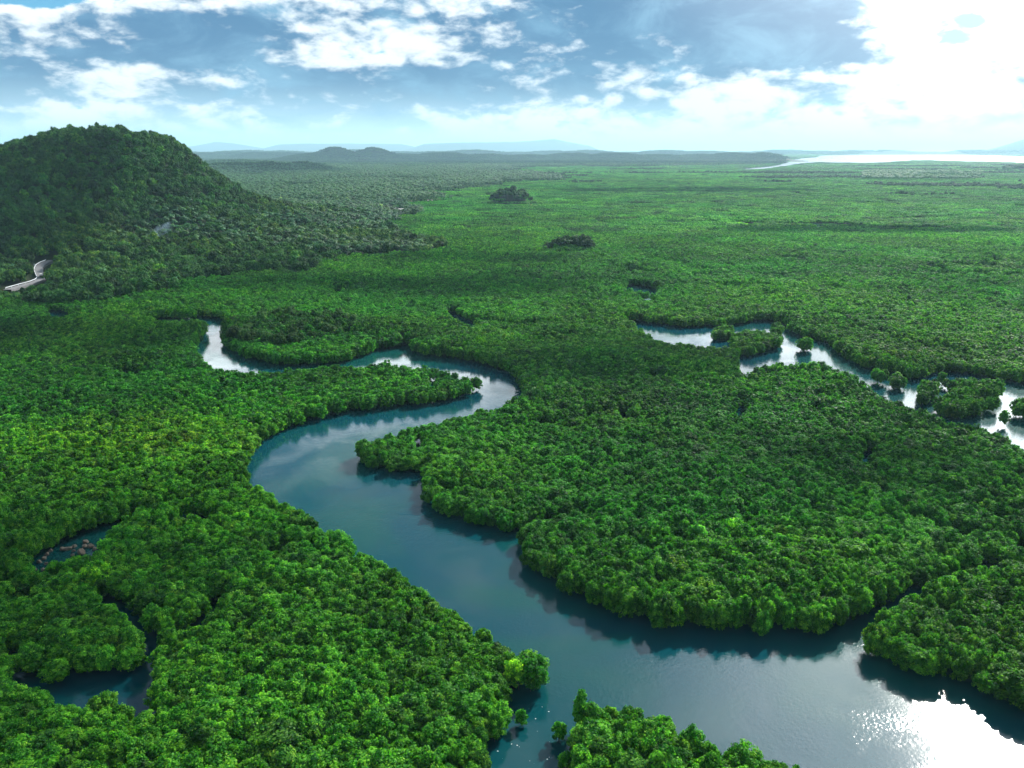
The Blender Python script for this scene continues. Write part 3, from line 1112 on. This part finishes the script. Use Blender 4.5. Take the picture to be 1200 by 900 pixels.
# a few trees the photograph singles out
for (px, py, hh, kind, sc, tn, nm, lb, ct) in [
        (680, 858, 0, 8, (1.0, 1.0, 1.05), (1.15, 1.1, 1.0), 'mangrove_tree', 'tall pointed mangrove tree at the left tip of the bottom centre point', 'tree'),
        (611, 851, 0, 'b', (1.05, 1.05, 1.0), (1.2, 1.3, 1.0), 'mangrove_bush', 'small lone mangrove bush in the water below the left bank tip', 'bush'),
        (655, 868, 0, 'b', (1.25, 1.25, 1.15), (1.7, 1.5, 1.0), 'mangrove_bush', 'light green mangrove bush in the water left of the bottom centre point', 'bush'),
        (663, 902, 0, 'b', (1.2, 1.2, 1.0), (1.3, 1.2, 1.0), 'mangrove_bush', 'small mangrove bush at the bottom edge of the photo beside the centre point', 'bush'),
        (604, 806, 0, 3, (0.8, 0.8, 0.88), (6.0, 2.6, 1.6), 'mangrove_tree', 'yellow green mangrove tree near the tip of the lower left bank', 'tree'),
        (625, 806, 0, 5, (1.0, 1.0, 0.9), (1.0, 1.0, 1.0), 'mangrove_tree', 'round green mangrove tree at the very tip of the lower left bank', 'tree'),
        (118, 695, 0, 1, (1.1, 1.1, 1.0), (3.6, 2.0, 1.3), 'mangrove_tree', 'yellowish mangrove tree between the two small ponds at lower left', 'tree'),
        (815, 652, 0, 6, (1.0, 1.0, 1.1), (2.3, 1.7, 2.6), 'mangrove_tree', 'pale greyish mangrove crown in the middle of the right forest', 'tree'),
        (860, 642, 0, 2, (1.0, 1.0, 1.1), (2.8, 1.9, 1.0), 'mangrove_tree', 'bright lime mangrove crown right of the pale greyish crown', 'tree')]:
    gx, gy = G(px, py, hh)
    make_tree(nm, BUSH if kind == 'b' else NEAR[kind], (gx, gy, 0.0), px * 0.37, sc, tn, lb, ct, None)

rest = ~own_mask
fp, fi, fr, fs, ft = [P3[rest]], [idx[rest]], [rot[rest]], [np.stack([h_ * sxy, h_ / sxy, hz_], 1)[rest]], [tint[rest]]

# tufts along every shore out to the backwater
Y0, k = 940.0, 0
while Y0 < 13800:
    sc = max(1.0, Y0 / 2200.0)
    Y1 = Y0 * 1.18
    st = 20.0 * sc
    q = scatter(Y0, Y1, st, 0.72, 60, 0.35)
    qx, qy = q[:, 0], q[:, 1]
    ok = ~is_inland(qx, qy)
    d = water_dist(qx, qy)
    ok &= (d > (11 if Y0 < 3000 else 3)) & (terrain(qx, qy) < 14)
    ok &= np.abs(fbm(qx * 0.5, qy, 330.0, 141, 3) - 0.5) > 0.006
    qx, qy = qx[ok], qy[ok]
    n = len(qx)
    fp.append(np.stack([qx, qy, terrain(qx, qy) - 0.5], 1))
    fi.append(14 + rng.integers(0, 5, n))
    fr.append(rng.uniform(0, 6.283, n))
    s = sc * rng.uniform(0.95, 1.12, n)
    fs.append(np.stack([s, s, rng.uniform(0.75, 1.15, n) * sc ** 0.35], 1))
    ft.append(mang_tint(qx, qy) * 1.10)  # lighter tint stands in for sunlight on the far canopy
    Y0 = Y1
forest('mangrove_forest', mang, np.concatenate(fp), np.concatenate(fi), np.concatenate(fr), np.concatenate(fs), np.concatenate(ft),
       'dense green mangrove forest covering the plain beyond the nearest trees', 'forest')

# ---- inland broadleaf forest and coconut palms
ROAD_PX = [(9, 342, 7), (24, 337.5, 8), (40, 333.5, 9), (50, 329, 10), (47, 324, 11), (45, 318, 12), (48, 312, 13), (60, 307, 14)]
ROAD = None


def on_terrain(px, py):
    """first point of the pixel's ray below the terrain (ray march)"""
    dx, dy, dz = ray(px, py)
    ts = np.linspace(100 / dy, 16000 / dy, 30000)
    hx, hy, hz = dx * ts, dy * ts, CAM_H + dz * ts
    below = hz < terrain(hx, hy)
    k = int(np.argmax(below))
    return (hx[k], hy[k], hz[k])


road_pts = [on_terrain(px, py) for px, py, _ in ROAD_PX]
ROAD = chaikin([(a, b) for a, b, c in road_pts], 2, closed=False)

bp, bi, br, bs, bt = [], [], [], [], []
pp, pi_, pr, ps, pt = [], [], [], [], []
HOUSES_PX = [(483, 239.5, 'small house with a faded pink roof at the palm grove edge', (0.55, 0.30, 0.28)),
             (504, 238.5, 'isolated house with a pale pinkish roof out on the open plain', (0.62, 0.44, 0.42)),
             (470, 248.5, 'small white roofed house nearest the dark tree grove', (0.62, 0.60, 0.58)),
             (462, 246, 'tiny white hut half hidden at the foot of the palms', (0.55, 0.53, 0.50)),
             (739, 204, 'lone house with a pale roof far out on the plain', (0.55, 0.45, 0.42))]
house_pts = [on_terrain(px, py)[:2] for px, py, _, _ in HOUSES_PX]


def clear_of(qx, qy):
    ok = np.ones(qx.shape, bool)
    ok &= dist_edge(ROAD, qx, qy, False) > 6.5
    # open strip in front of the houses
    for (hx, hy) in house_pts:
        t = (qx * hx + qy * hy) / (hx * hx + hy * hy)
        side = np.abs(qx * hy - qy * hx) / math.hypot(hx, hy)
        dd = (1 - t) * math.hypot(hx, hy)
        ok &= ~((side < 9) & (dd > -9) & (dd < hy * 0.075))
    return ok


q = scatter(240, 1500, 6.8, 0.74, 30, 0.45)
qx, qy = q[:, 0], q[:, 1]
ok = is_inland(qx, qy) & (qy > 420) & (water_dist(qx, qy) > 2) & clear_of(qx, qy)
qx, qy = qx[ok], qy[ok]
th = terrain(qx, qy)
# palms fill the valley floor right of the hill, broadleaf the hill itself
pal = fbm(qx, qy, 110.0, 61, 3) + np.clip((qy - 900) / 1500.0, -0.15, 0.35) - th / 160.0
is_palm = (pal + rng.normal(0, 0.10, len(qx)) > 0.47)
low = np.ones(len(qx))                      # scrub, not tall trees, on the cut slope below the road
for k in range(0, len(ROAD)):
    rx, ry = ROAD[k]
    rz_ = float(terrain(np.array([rx]), np.array([ry]))[0]) + 1.2
    t = (qx * rx + qy * ry) / (rx * rx + ry * ry)
    side = np.abs(qx * ry - qy * rx) / math.hypot(rx, ry)
    k_ = (side < 5.5) & (t < 1.0) & (t > 0.75)
    room = (CAM_H + (rz_ - CAM_H) * t - th) / 15.0
    low[k_] = np.minimum(low[k_], room[k_])
yel = np.clip((fbm(qx, qy, 90.0, 71, 3) - 0.5) * 2.0, -0.3, 1)
b = np.clip(rng.normal(0.86, 0.30, len(qx)), 0.35, 1.8)
tt = np.stack([b * (1 + 0.9 * yel), b * (1 + 0.30 * yel), b], 1)
bright = rng.random(len(qx)) < 0.05
tt[bright] *= np.array([2.0, 1.6, 0.9])
tt = np.clip(tt, 0.2, 4)
PP = np.stack([qx, qy, th - 0.3], 1)
n = len(qx)
sc = np.clip(rng.normal(0.88, 0.22, n), 0.45, 1.35)
sc = np.minimum(sc, low)
is_palm &= low > 0.9
kb = ~is_palm & (low > 0.12)
bp.append(PP[kb]); bi.append(rng.integers(0, 7, kb.sum())); br.append(rng.uniform(0, 6.283, kb.sum()))
bs.append(np.stack([sc, sc, sc * rng.uniform(0.85, 1.15, n)], 1)[kb]); bt.append(tt[kb])
kp = is_palm
pp.append(PP[kp]); pi_.append(rng.integers(0, 5, kp.sum())); pr.append(rng.uniform(0, 6.283, kp.sum()))
ps.append(np.stack([sc, sc, sc], 1)[kp]); pt.append((tt * np.array([1.05, 1.1, 1.3]))[kp])

# farther out: patches of forest with palms standing out of them
Y0 = 1490.0
while Y0 < 16500:
    sc0 = max(1.0, Y0 / 3000.0)
    Y1 = Y0 * 1.18
    if 6000 < Y0 < 9000:
        sc0 = 1.3
    q = scatter(Y0, Y1, 26.0 * sc0, 0.74, 60, 0.35)
    qx, qy = q[:, 0], q[:, 1]
    th = terrain(qx, qy)
    ok = (is_inland(qx, qy) | (th > 14) | (qy > 13800)) & (water_dist(qx, qy) > 8) & clear_of(qx, qy)
    qx, qy, th = qx[ok], qy[ok], th[ok]
    n = len(qx)
    s = sc0 * rng.uniform(0.9, 1.15, n)
    bp.append(np.stack([qx, qy, th - 1.0 * sc0], 1)); bi.append(7 + rng.integers(0, 4, n)); br.append(rng.uniform(0, 6.283, n))
    bs.append(np.stack([s, s, rng.uniform(0.6, 1.0, n) * sc0 ** 0.4], 1))
    b = rng.normal(0.9, 0.15, n) * (0.75 + 0.5 * fbm(qx, qy, 300.0, 81, 3))
    if Y0 > 5200:
        b = b * 0.72  # cloud shade on the distant ridges, painted into the tree tint
    bt.append(np.clip(np.stack([b, b, b], 1), 0.2, 3))
    Y0 = Y1
q = scatter(1490, 4600, 11.0, 0.5, 30, 0.45)
qx, qy = q[:, 0], q[:, 1]
th = terrain(qx, qy)
ok = is_inland(qx, qy) & (fbm(qx, qy, 260.0, 91, 3) > 0.40) & (th < 26) & clear_of(qx, qy)
qx, qy, th = qx[ok], qy[ok], th[ok]
n = len(qx)
sc = rng.uniform(1.0, 1.4, n)
pp.append(np.stack([qx, qy, th + 1.5], 1)); pi_.append(rng.integers(0, 5, n)); pr.append(rng.uniform(0, 6.283, n))
ps.append(np.stack([sc, sc, sc], 1))
b = rng.normal(1.1, 0.2, n)
pt.append(np.clip(np.stack([b, b, b * 1.1], 1), 0.3, 3))
# plantation rows far out on the right of the plain
q = scatter(2600, 3300, 13.0, 0.62, 0, 0.3)
qx, qy = q[:, 0], q[:, 1]
uu, vv, _ = project(np.stack([qx, qy, qx * 0], 1))
ok = (uu > 1010) & (uu < 1150) & (fbm(qx, qy, 200.0, 95, 2) > 0.45)
qx, qy = qx[ok], qy[ok]
n = len(qx)
sc = rng.uniform(1.2, 1.6, n)
pp.append(np.stack([qx, qy, qx * 0 + 1], 1)); pi_.append(rng.integers(0, 5, n)); pr.append(rng.uniform(0, 6.283, n))
ps.append(np.stack([sc, sc, sc], 1)); pt.append(np.full((n, 3), 1.5))
gx, gy = G(345, 386, 4)
q = scatter(gy - 45, gy + 45, 6.5, 0.6, 0, 0.45)
qx, qy = q[:, 0], q[:, 1]
ok = ((((qx - gx) / 34) ** 2 + ((qy - gy) / 34) ** 2) * (0.6 + 0.8 * fbm(qx, qy, 25.0, 99, 2)) < 1) & (water_dist(qx, qy) > 6)
qx, qy = qx[ok], qy[ok]
n = len(qx)
sc = rng.uniform(0.65, 0.95, n)
bp.append(np.stack([qx, qy, qx * 0], 1)); bi.append(rng.integers(0, 7, n)); br.append(rng.uniform(0, 6.283, n))
bs.append(np.stack([sc * 0.8, sc * 0.8, sc], 1)); bt.append(np.clip(rng.normal(0.8, 0.2, (n, 1)) * np.array([[1.0, 0.95, 1.0]]), 0.3, 2))
# scattered dark groves and hedgerows out on the plain
q = scatter(650, 5200, 13.0, 0.72, 40, 0.45)
qx, qy = q[:, 0], q[:, 1]
gv = fbm(qx * 0.42, qy, 260.0, 121, 4)
ok = ~is_inland(qx, qy) & (gv > 0.645) & ~((qy > 700) & (qy < 1900) & (qx < 330)) & (water_dist(qx, qy) > 12)
qx, qy = qx[ok], qy[ok]
n = len(qx)
sc = rng.uniform(0.55, 1.0, n)
bp.append(np.stack([qx, qy, qx * 0], 1)); bi.append(rng.integers(0, 7, n)); br.append(rng.uniform(0, 6.283, n))
bs.append(np.stack([sc * 1.2, sc * 1.2, sc], 1)); bt.append(np.clip(rng.normal(0.75, 0.15, (n, 1)) * np.array([[0.9, 0.95, 1.1]]), 0.3, 2))
forest('hill_forest', broad, np.concatenate(bp), np.concatenate(bi), np.concatenate(br), np.concatenate(bs), np.concatenate(bt),
       'dark broadleaf forest covering the left hill and the far ridges', 'forest')
forest('palm_forest', palm, np.concatenate(pp), np.concatenate(pi_), np.concatenate(pr), np.concatenate(ps), np.concatenate(pt),
       'coconut palms filling the valley right of the forested hill', 'palm forest')
print('TREES', len(np.concatenate(fp)), len(np.concatenate(bp)), len(np.concatenate(pp)))

# ---- wooded knolls standing out of the plain: every tree is a thing
for (cx, cy, rx, ry, n, ymix, nm) in [(598, 241, 40, 24, 24, 0.10, 'far'), (670, 299, 24, 12, 20, 0.0, 'near')]:
    gx, gy = G(cx, cy, 0)
    rg = np.random.default_rng(900 + n)
    for k in range(n):
        a, rr = k * 2.39996, math.sqrt((k + 0.5) / n)
        tx, ty = gx + math.cos(a) * rr * rx, gy + 10 + math.sin(a) * rr * ry
        tz = float(terrain(np.array([tx]), np.array([ty]))[0])
        s = rg.uniform(0.75, 1.2) * (1.1 if nm == 'far' else 1.05)
        lb = 'dark broadleaf tree on the small wooded knoll %s' % ('farthest out on the plain' if nm == 'far' else 'nearer the backwater pools')
        if k % 4 == 3:
            make_tree('palm_tree', PALMS[k % 5], (tx, ty, tz), a, (s, s, s * 0.9), (0.9, 0.9, 0.9),
                      lb.replace('broadleaf tree', 'palm tree'), 'palm', 'palms on the %s knoll' % nm)
        else:
            make_tree('broadleaf_tree', BROAD[k % 7], (tx, ty, tz), a, (s, s, s * 0.95), np.array((0.5, 0.5, 0.62)) * rg.uniform(.8, 1.15),
                      lb, 'tree', 'trees on the %s knoll' % nm)
for k, (px, py) in enumerate([(617, 243.5), (622, 244), (627, 244.5)]):
    gx, gy = G(px, py, 0)
    make_tree('flowering_bush', BROAD[k], (gx, gy, 0), k, (0.7, 0.7, 0.5), (5.2, 2.6, 1.2), 'yellow green bush at the right foot of the farther knoll', 'bush', 'yellow bushes by the knoll')

# emergent trees on the hill's skyline
for k, (px, Y, s, lb) in enumerate([(222, 900, 1.1, 'lone flat topped tree standing on the right shoulder of the hill'),
                                    (88, 935, 1.0, 'tall tree poking above the hilltop left of the summit'),
                                    (118, 930, 1.05, 'tall tree on the very summit of the forested hill'),
                                    (142, 925, 0.95, 'tall tree poking above the hilltop right of the summit')]):
    X = at(px, 175, Y)[0]
    tz = float(terrain(np.array([X]), np.array([Y]))[0])
    make_tree('emergent_tree', BROAD[(k * 2 + 1) % 7], (X, Y, tz + 2), k * 1.3, (s * 0.8, s * 0.8, s * 1.15), (0.8, 0.8, 0.9), lb, 'tree', None)

# ------------------------------------------------------------------ road with guard rail and truck
M_ROAD = simple_mat('pale concrete road', (0.15, 0.15, 0.155), 0.85, 0.35, 0.3)
M_RAIL = simple_mat('weathered white rail', (0.62, 0.66, 0.70), 0.6, 0.2, 0.8)
M_BROWN = simple_mat('brown truck paint', (0.09, 0.05, 0.035), 0.5, 0.2, 2.0)
M_TYRE = simple_mat('black rubber', (0.02, 0.02, 0.02), 0.8, 0.2, 2.0)
M_CANVAS = simple_mat('pale canvas', (0.55, 0.55, 0.52), 0.9, 0.15, 2.0)
M_GLASSD = simple_mat('dark window glass', (0.02, 0.025, 0.03), 0.1, 0.1, 2.0, 0.6)

line = ROAD
rt = np.gradient(line, axis=0)
rt /= np.linalg.norm(rt, axis=1)[:, None]
nr = np.stack([-rt[:, 1], rt[:, 0]], 1)
rz = np.array([float(terrain(np.array([a]), np.array([b]))[0]) for a, b in line])
rz = np.convolve(np.pad(rz, 3, mode='edge'), np.ones(7) / 7, 'valid') + 1.6
W = 2.9
L_ = np.c_[line + nr * W, rz]
R_e = np.c_[line - nr * W, rz]
n = len(line)
low = np.array([0, 0, 6.0])
V = np.concatenate([L_, R_e, L_ - low, R_e - low])
Q = []
for k in range(n - 1):
    Q += [(k, k + n, k + n + 1, k + 1), (k, k + 1, k + 1 + 2 * n, k + 2 * n), (k + n, k + 3 * n, k + 3 * n + 1, k + n + 1)]
tag(link('road', np_mesh('road', V, np.array(Q), M_ROAD)), kind='structure')


def box(bm, cx, cy, cz, sx, sy, sz, bevel=0.0, M=None):
    r = bmesh.ops.create_cube(bm, size=1.0)
    bmesh.ops.scale(bm, vec=(sx, sy, sz), verts=r['verts'])
    bmesh.ops.translate(bm, vec=(cx, cy, cz), verts=r['verts'])
    if bevel:
        ed = list({e for v in r['verts'] for e in v.link_edges})
        bmesh.ops.bevel(bm, geom=ed, offset=bevel, segments=2, affect='EDGES')


def bm_obj(name, build, mat, parent=None):
    bm = bmesh.new()
    build(bm)
    me = bpy.data.meshes.new(name)
    bm.to_mesh(me)
    bm.free()
    me.materials.append(mat)
    return link(name, me, parent)


# rail on the outer (camera) side of the road
side = R_e if np.mean(R_e[:, 1]) < np.mean(L_[:, 1]) else L_
rail_root = bpy.data.objects.new('guard_rail', None)
COL.objects.link(rail_root)
tag(rail_root, 'whitish guard rail along the outer edge of the hillside road', 'guard rail')
V, Q = tube([s_ + np.array([0, 0, 0.75]) for s_ in side[2:-2]], [0.22] * (n - 4), 6)
link('rail', np_mesh('rail', V, Q, M_RAIL, True), rail_root)
for k in range(2, n - 2, 2):
    a = side[k]
    bm_obj('post', lambda bm: box(bm, a[0], a[1], a[2] + 0.3, 0.25, 0.25, 0.9, 0.03), M_RAIL, rail_root)

# small covered truck on the bend
tp = on_terrain(49, 326.5)
kk = int(np.argmin(np.hypot(line[:, 0] - tp[0], line[:, 1] - tp[1])))
tr = bpy.data.objects.new('parked_truck', None)
COL.objects.link(tr)
tr.location = (line[kk][0], line[kk][1], rz[kk] + 0.02)
tr.rotation_euler = (0, 0, math.atan2(rt[kk][1], rt[kk][0]))
tag(tr, 'small dark brown truck with a pale top on the bend of the hillside road', 'truck')


def _body(bm):
    box(bm, 0.9, 0, 1.05, 1.9, 1.9, 1.1, 0.12)
    box(bm, -1.3, 0, 0.95, 3.0, 2.0, 0.9, 0.08)


bm_obj('body', _body, M_BROWN, tr)
bm_obj('canopy', lambda bm: box(bm, -1.3, 0, 2.0, 2.9, 1.95, 1.2, 0.2), M_CANVAS, tr)
bm_obj('cab', lambda bm: box(bm, 0.75, 0, 1.95, 1.2, 1.7, 0.75, 0.2), M_BROWN, tr)
bm_obj('windscreen', lambda bm: box(bm, 1.36, 0, 1.95, 0.04, 1.4, 0.5, 0.01), M_GLASSD, tr)
for sx in (-1.9, 1.1):
    for sy in (-0.95, 0.95):
        def _wh(bm, sx=sx, sy=sy):
            r = bmesh.ops.create_cone(bm, cap_ends=True, segments=14, radius1=0.42, radius2=0.42, depth=0.3)
            bmesh.ops.rotate(bm, verts=r['verts'], cent=(0, 0, 0), matrix=__import__('mathutils').Matrix.Rotation(R(90), 3, 'X'))
            bmesh.ops.translate(bm, vec=(sx, sy, 0.42), verts=r['verts'])
        bm_obj('wheel', _wh, M_TYRE, tr)

# white marker beside the upper bend
mp = on_terrain(41.5, 315)
mk = bpy.data.objects.new('roadside_marker', None)
COL.objects.link(mk)
mk.location = mp
tag(mk, 'small white marker standing left of the upper road bend', 'marker')
bm_obj('plate', lambda bm: box(bm, 0, 0, 3.2, 1.3, 0.1, 1.2, 0.02), M_RAIL, mk)
bm_obj('post', lambda bm: box(bm, 0, 0.12, 1.6, 0.14, 0.12, 3.4, 0.02), M_RAIL, mk)

# ------------------------------------------------------------------ houses
M_WALL = simple_mat('pale plaster', (0.45, 0.42, 0.38), 0.9, 0.15, 0.8)
M_DOOR = simple_mat('brown door', (0.14, 0.08, 0.05), 0.7, 0.2, 2.0)
for i, ((px, py, lb, rc), (hx, hy)) in enumerate(zip(HOUSES_PX, house_pts)):
    rm = simple_mat('house roof %d' % i, rc, 0.7, 0.18, 0.8)
    e = bpy.data.objects.new('house', None)
    COL.objects.link(e)
    tz = float(terrain(np.array([hx]), np.array([hy]))[0])
    s = (1.0, 1.05, 0.85, 0.6, 1.6)[i]
    e.location = (hx, hy, tz + 1.0)
    e.scale = (s, s, s)
    e.rotation_euler = (0, 0, (0.3, -0.2, 0.5, 0.1, 0.2)[i])
    tag(e, lb, 'house', 'houses at the palm grove edge' if i < 4 else None)
    bm_obj('wall', lambda bm: box(bm, 0, 0, 1.6, 9.0, 6.0, 3.6), M_WALL, e)

    def _roof(bm):
        vs = [bm.verts.new(c) for c in [(-5.2, -3.8, 3.1), (5.2, -3.8, 3.1), (5.2, 0, 5.6), (-5.2, 0, 5.6), (5.2, 3.8, 3.1), (-5.2, 3.8, 3.1),
                                        (-5.2, -3.8, 2.9), (5.2, -3.8, 2.9), (5.2, 3.8, 2.9), (-5.2, 3.8, 2.9)]]
        for f in [(0, 1, 2, 3), (3, 2, 4, 5), (0, 6, 7, 1), (5, 4, 8, 9), (0, 3, 5, 9, 6), (1, 7, 8, 4, 2), (6, 9, 8, 7)]:
            bm.faces.new([vs[j] for j in f])
    bm_obj('roof', _roof, rm, e)
    bm_obj('door', lambda bm: box(bm, -1.0, -3.03, 1.0, 1.0, 0.1, 2.1, 0.02), M_DOOR, e)
    for wx in (-3.2, 2.4):
        bm_obj('window', lambda bm, wx=wx: box(bm, wx, -3.03, 1.8, 1.3, 0.1, 1.1, 0.02), M_GLASSD, e)

# ------------------------------------------------------------------ boulders in the pond on the left
M_ROCK = simple_mat('tan rock', (0.14, 0.112, 0.080), 0.9, 0.75, 1.8)
ROCKS = [(100, 635, 0.75, 'round tan boulder at the head of the upper left pond'), (99, 640, 0.7, 'tan boulder just below the one at the pond head'),
         (95, 648, 1.05, 'largest tan boulder, egg shaped, in the middle of the rocky pond'), (106, 640, 0.8, 'pinkish tan boulder right of the pond head'),
         (111, 643, 0.6, 'small tan boulder right of the pinkish one'), (121, 638, 0.65, 'lone tan boulder at the right end of the rocky pond'),
         (87, 640, 0.6, 'squarish tan boulder left of the largest one'), (86, 645, 0.5, 'small tan boulder under the squarish one'), (85, 650, 0.5, 'lowest small boulder left of the largest one'),
         (79, 643, 0.9, 'long flat pale slab of rock in the pond'), (73, 643, 0.6, 'tan boulder at the left end of the flat slab'),
         (59, 645, 0.55, 'tan boulder at the top of the left boulder pile'), (55, 649, 0.6, 'tan boulder second from the top of the left pile'),
         (52, 654, 0.65, 'tan boulder in the middle of the left pile'), (46, 658, 0.65, 'tan boulder on the left side of the left pile'), (54, 660, 0.5, 'small dark tan boulder under the left pile'),
         (50, 667, 0.55, 'yellowish boulder below the left pile'), (41, 667, 0.55, 'yellowish boulder near the lower end of the rocky pond'), (32, 670, 0.75, 'yellowish boulder at the lower left end of the rocky pond')]
for k, (px, py, r, lb) in enumerate(ROCKS):
    gx, gy = G(px, py, 0.4)

    def _rock(bm, r=r, k=k):
        bmesh.ops.create_icosphere(bm, subdivisions=3, radius=1.0)
        rg = np.random.default_rng(700 + k)
        pl = rg.normal(0, 1, (9, 3))
        pl /= np.linalg.norm(pl, axis=1)[:, None]
        dd = rg.uniform(0.55, 0.9, 9)
        for v in bm.verts:
            c = np.array(v.co)
            for nn, d0 in zip(pl, dd):
                t = c @ nn
                if t > d0:
                    c = c - nn * (t - d0) * 0.9
            c *= 1 + 0.05 * rg.normal()
            el_ = 1.7 if k == 9 else 1.15
            v.co = (c[0] * r * el_, c[1] * r, c[2] * r * (0.6 if k == 9 else 1.05))
    o = bm_obj('boulder', _rock, M_ROCK)
    o.location = (gx, gy, r * 0.45)
    o.rotation_euler = (0, 0, k * 1.1)
    tag(o, lb, 'boulder', 'boulders in the pond')

# ------------------------------------------------------------------ flecks of foam adrift below the bank tip
rg = np.random.default_rng(44)
Vs, Qs, off = [], [], 0
for k in range(26):
    px, py = rg.uniform(582, 645), rg.uniform(822, 895)
    gx, gy = G(px, py, 0.15)
    V, Q = uv_blob(rg.uniform(0.05, 0.12), 6, 3, 0.35)
    V = V * np.array([1.6, 1, 1]) + np.array([gx, gy, 0.13])
    Vs.append(V); Qs.append(Q + off); off += len(V)
M_FOAM = simple_mat('pale foam', (0.7, 0.72, 0.7), 0.9, 0.1, 2.0)
tag(link('foam', np_mesh('foam', np.concatenate(Vs), np.concatenate(Qs), M_FOAM, True)), 'tiny pale flecks of foam drifting below the left bank tip', 'foam', kind='stuff')

# ------------------------------------------------------------------ smoke over the hillside
m, N = mat_new('thin bluish smoke')
out = N.n('ShaderNodeOutputMaterial')
pv = N.n('ShaderNodeVolumePrincipled')
N.l(pv.outputs[0], out.inputs['Volume'])
pv.inputs['Color'].default_value = (0.55, 0.80, 1.0, 1)
tc = N.n('ShaderNodeTexCoord')
nz = N.noise(tc.outputs['Object'], 0.14, 4.0, 0.6)
N.l(N.m('MULTIPLY', N.ss(nz, 0.44, 0.75), 0.045), pv.inputs['Density'])
Vs, Qs, off = [], [], 0
sp = on_terrain(186, 286)
for (dx, dz, r) in [(-4, 3, 7), (2, 6, 6), (8, 9, 5.5), (13, 12, 4.5)]:
    V, Q = uv_blob(r, 12, 8, 0.8)
    Vs.append(V + np.array([dx, dz * 0.2, dz])); Qs.append(Q + off); off += len(V)
V, Q = uv_blob(1.0, 20, 12, 1.0)
V = V * np.array([20, 6, 5])
sm = link('smoke', np_mesh('smoke', V, Q, m, True))
sm.location = (sp[0] * 0.985, sp[1] * 0.985, sp[2] + 12)
sm.rotation_euler = (0, R(-25), 0)
tag(sm, 'thin bluish white smoke rising from the left hillside', 'smoke', kind='stuff')

# ------------------------------------------------------------------ unseen clouds added above the frame to shade chosen parts of the land
m, N = mat_new('shade_cloud')
out = N.n('ShaderNodeOutputMaterial')
df = N.n('ShaderNodeBsdfDiffuse'); df.inputs[0].default_value = (0.9, 0.9, 0.9, 1)
tl = N.n('ShaderNodeBsdfTranslucent'); tl.inputs[0].default_value = (0.85, 0.87, 0.9, 1)
mx = N.n('ShaderNodeMixShader'); mx.inputs[0].default_value = 0.5
N.l(df.outputs[0], mx.inputs[1]); N.l(tl.outputs[0], mx.inputs[2]); N.l(mx.outputs[0], out.inputs[0])
M_SHADE_CLOUD = m


def shade_cloud(gx, gy, rx, ry, alt, seed, nb=14):
    rg = np.random.default_rng(seed)
    t = alt / sun_dir.z
    cx, cy = gx + sun_dir.x * t, gy + sun_dir.y * t
    Vs, Qs, off = [], [], 0
    for k in range(nb):
        a, rr = k * 2.39996, math.sqrt((k + 0.3) / nb)
        V, Q = uv_blob(1.0, 22, 14, 1.0)
        n_ = fbm(V[:, 0] * 2 + V[:, 2] * 1.3 + seed + k, V[:, 1] * 2 - V[:, 2], 0.9, seed + k, 3)
        V = V * (0.75 + 0.5 * n_)[:, None]
        s = rg.uniform(0.30, 0.52)
        V = V * np.array([rx * s, ry * s, min(rx, ry) * s * 0.5]) + np.array([math.cos(a) * rr * rx * 0.75, math.sin(a) * rr * ry * 0.75, 0])
        Vs.append(V); Qs.append(Q + off); off += len(V)
    o = link('shade_cloud', np_mesh('shade_cloud', np.concatenate(Vs), np.concatenate(Qs), M_SHADE_CLOUD, True))
    o.location = (cx, cy, alt)
    tag(o, kind='structure')


shade_cloud(-545, 655, 140, 90, 1200, 1)
gx, gy = G(1000, 273); shade_cloud(gx, gy, 165, 60, 1200, 2, 14)
gx, gy = G(330, 205); shade_cloud(gx - 60, gy, 300, 260, 1300, 3)
shade_cloud(-670, 6900, 420, 330, 2600, 8)
gx, gy = G(690, 192); shade_cloud(gx, gy, 1900, 500, 2600, 4, 22)
gx, gy = G(480, 342); shade_cloud(gx, gy, 140, 40, 2200, 5, 12)
gx, gy = G(705, 440); shade_cloud(gx, gy, 75, 42, 2200, 6, 12)
gx, gy = G(40, 405); shade_cloud(gx, gy, 95, 44, 2200, 9, 12)
gx, gy = G(-40, 760); shade_cloud(gx, gy, 46, 62, 2600, 10, 12)  # unseen, added to darken the lower left corner
gx, gy = G(1010, 575); shade_cloud(gx, gy, 42, 24, 2600, 11, 10)
gx, gy = G(800, 225); shade_cloud(gx, gy, 320, 110, 2200, 12, 14)  # unseen, added for a soft patch of shade on the plain
gx, gy = G(540, 310); shade_cloud(gx, gy, 90, 34, 2200, 13, 10)

# ------------------------------------------------------------------ haze
bm = bmesh.new()
bmesh.ops.create_cube(bm, size=1.0)
me = bpy.data.meshes.new('haze')
bm.to_mesh(me)
bm.free()
hz = link('haze', me)
hz.scale = (260000, 116000, 612)
hz.location = (0, 55000, 304.9)
m, N = mat_new('haze')
out = N.n('ShaderNodeOutputMaterial')
pv = N.n('ShaderNodeVolumePrincipled')
N.l(pv.outputs[0], out.inputs['Volume'])
pv.inputs['Color'].default_value = (0.42, 0.70, 0.84, 1)
pv.inputs['Density'].default_value = 4.8e-5
pv.inputs['Anisotropy'].default_value = 0.25
me.materials.append(m)
hz.visible_shadow = True
tag(hz, 'pale blue haze over the whole plain', 'haze', kind='stuff')
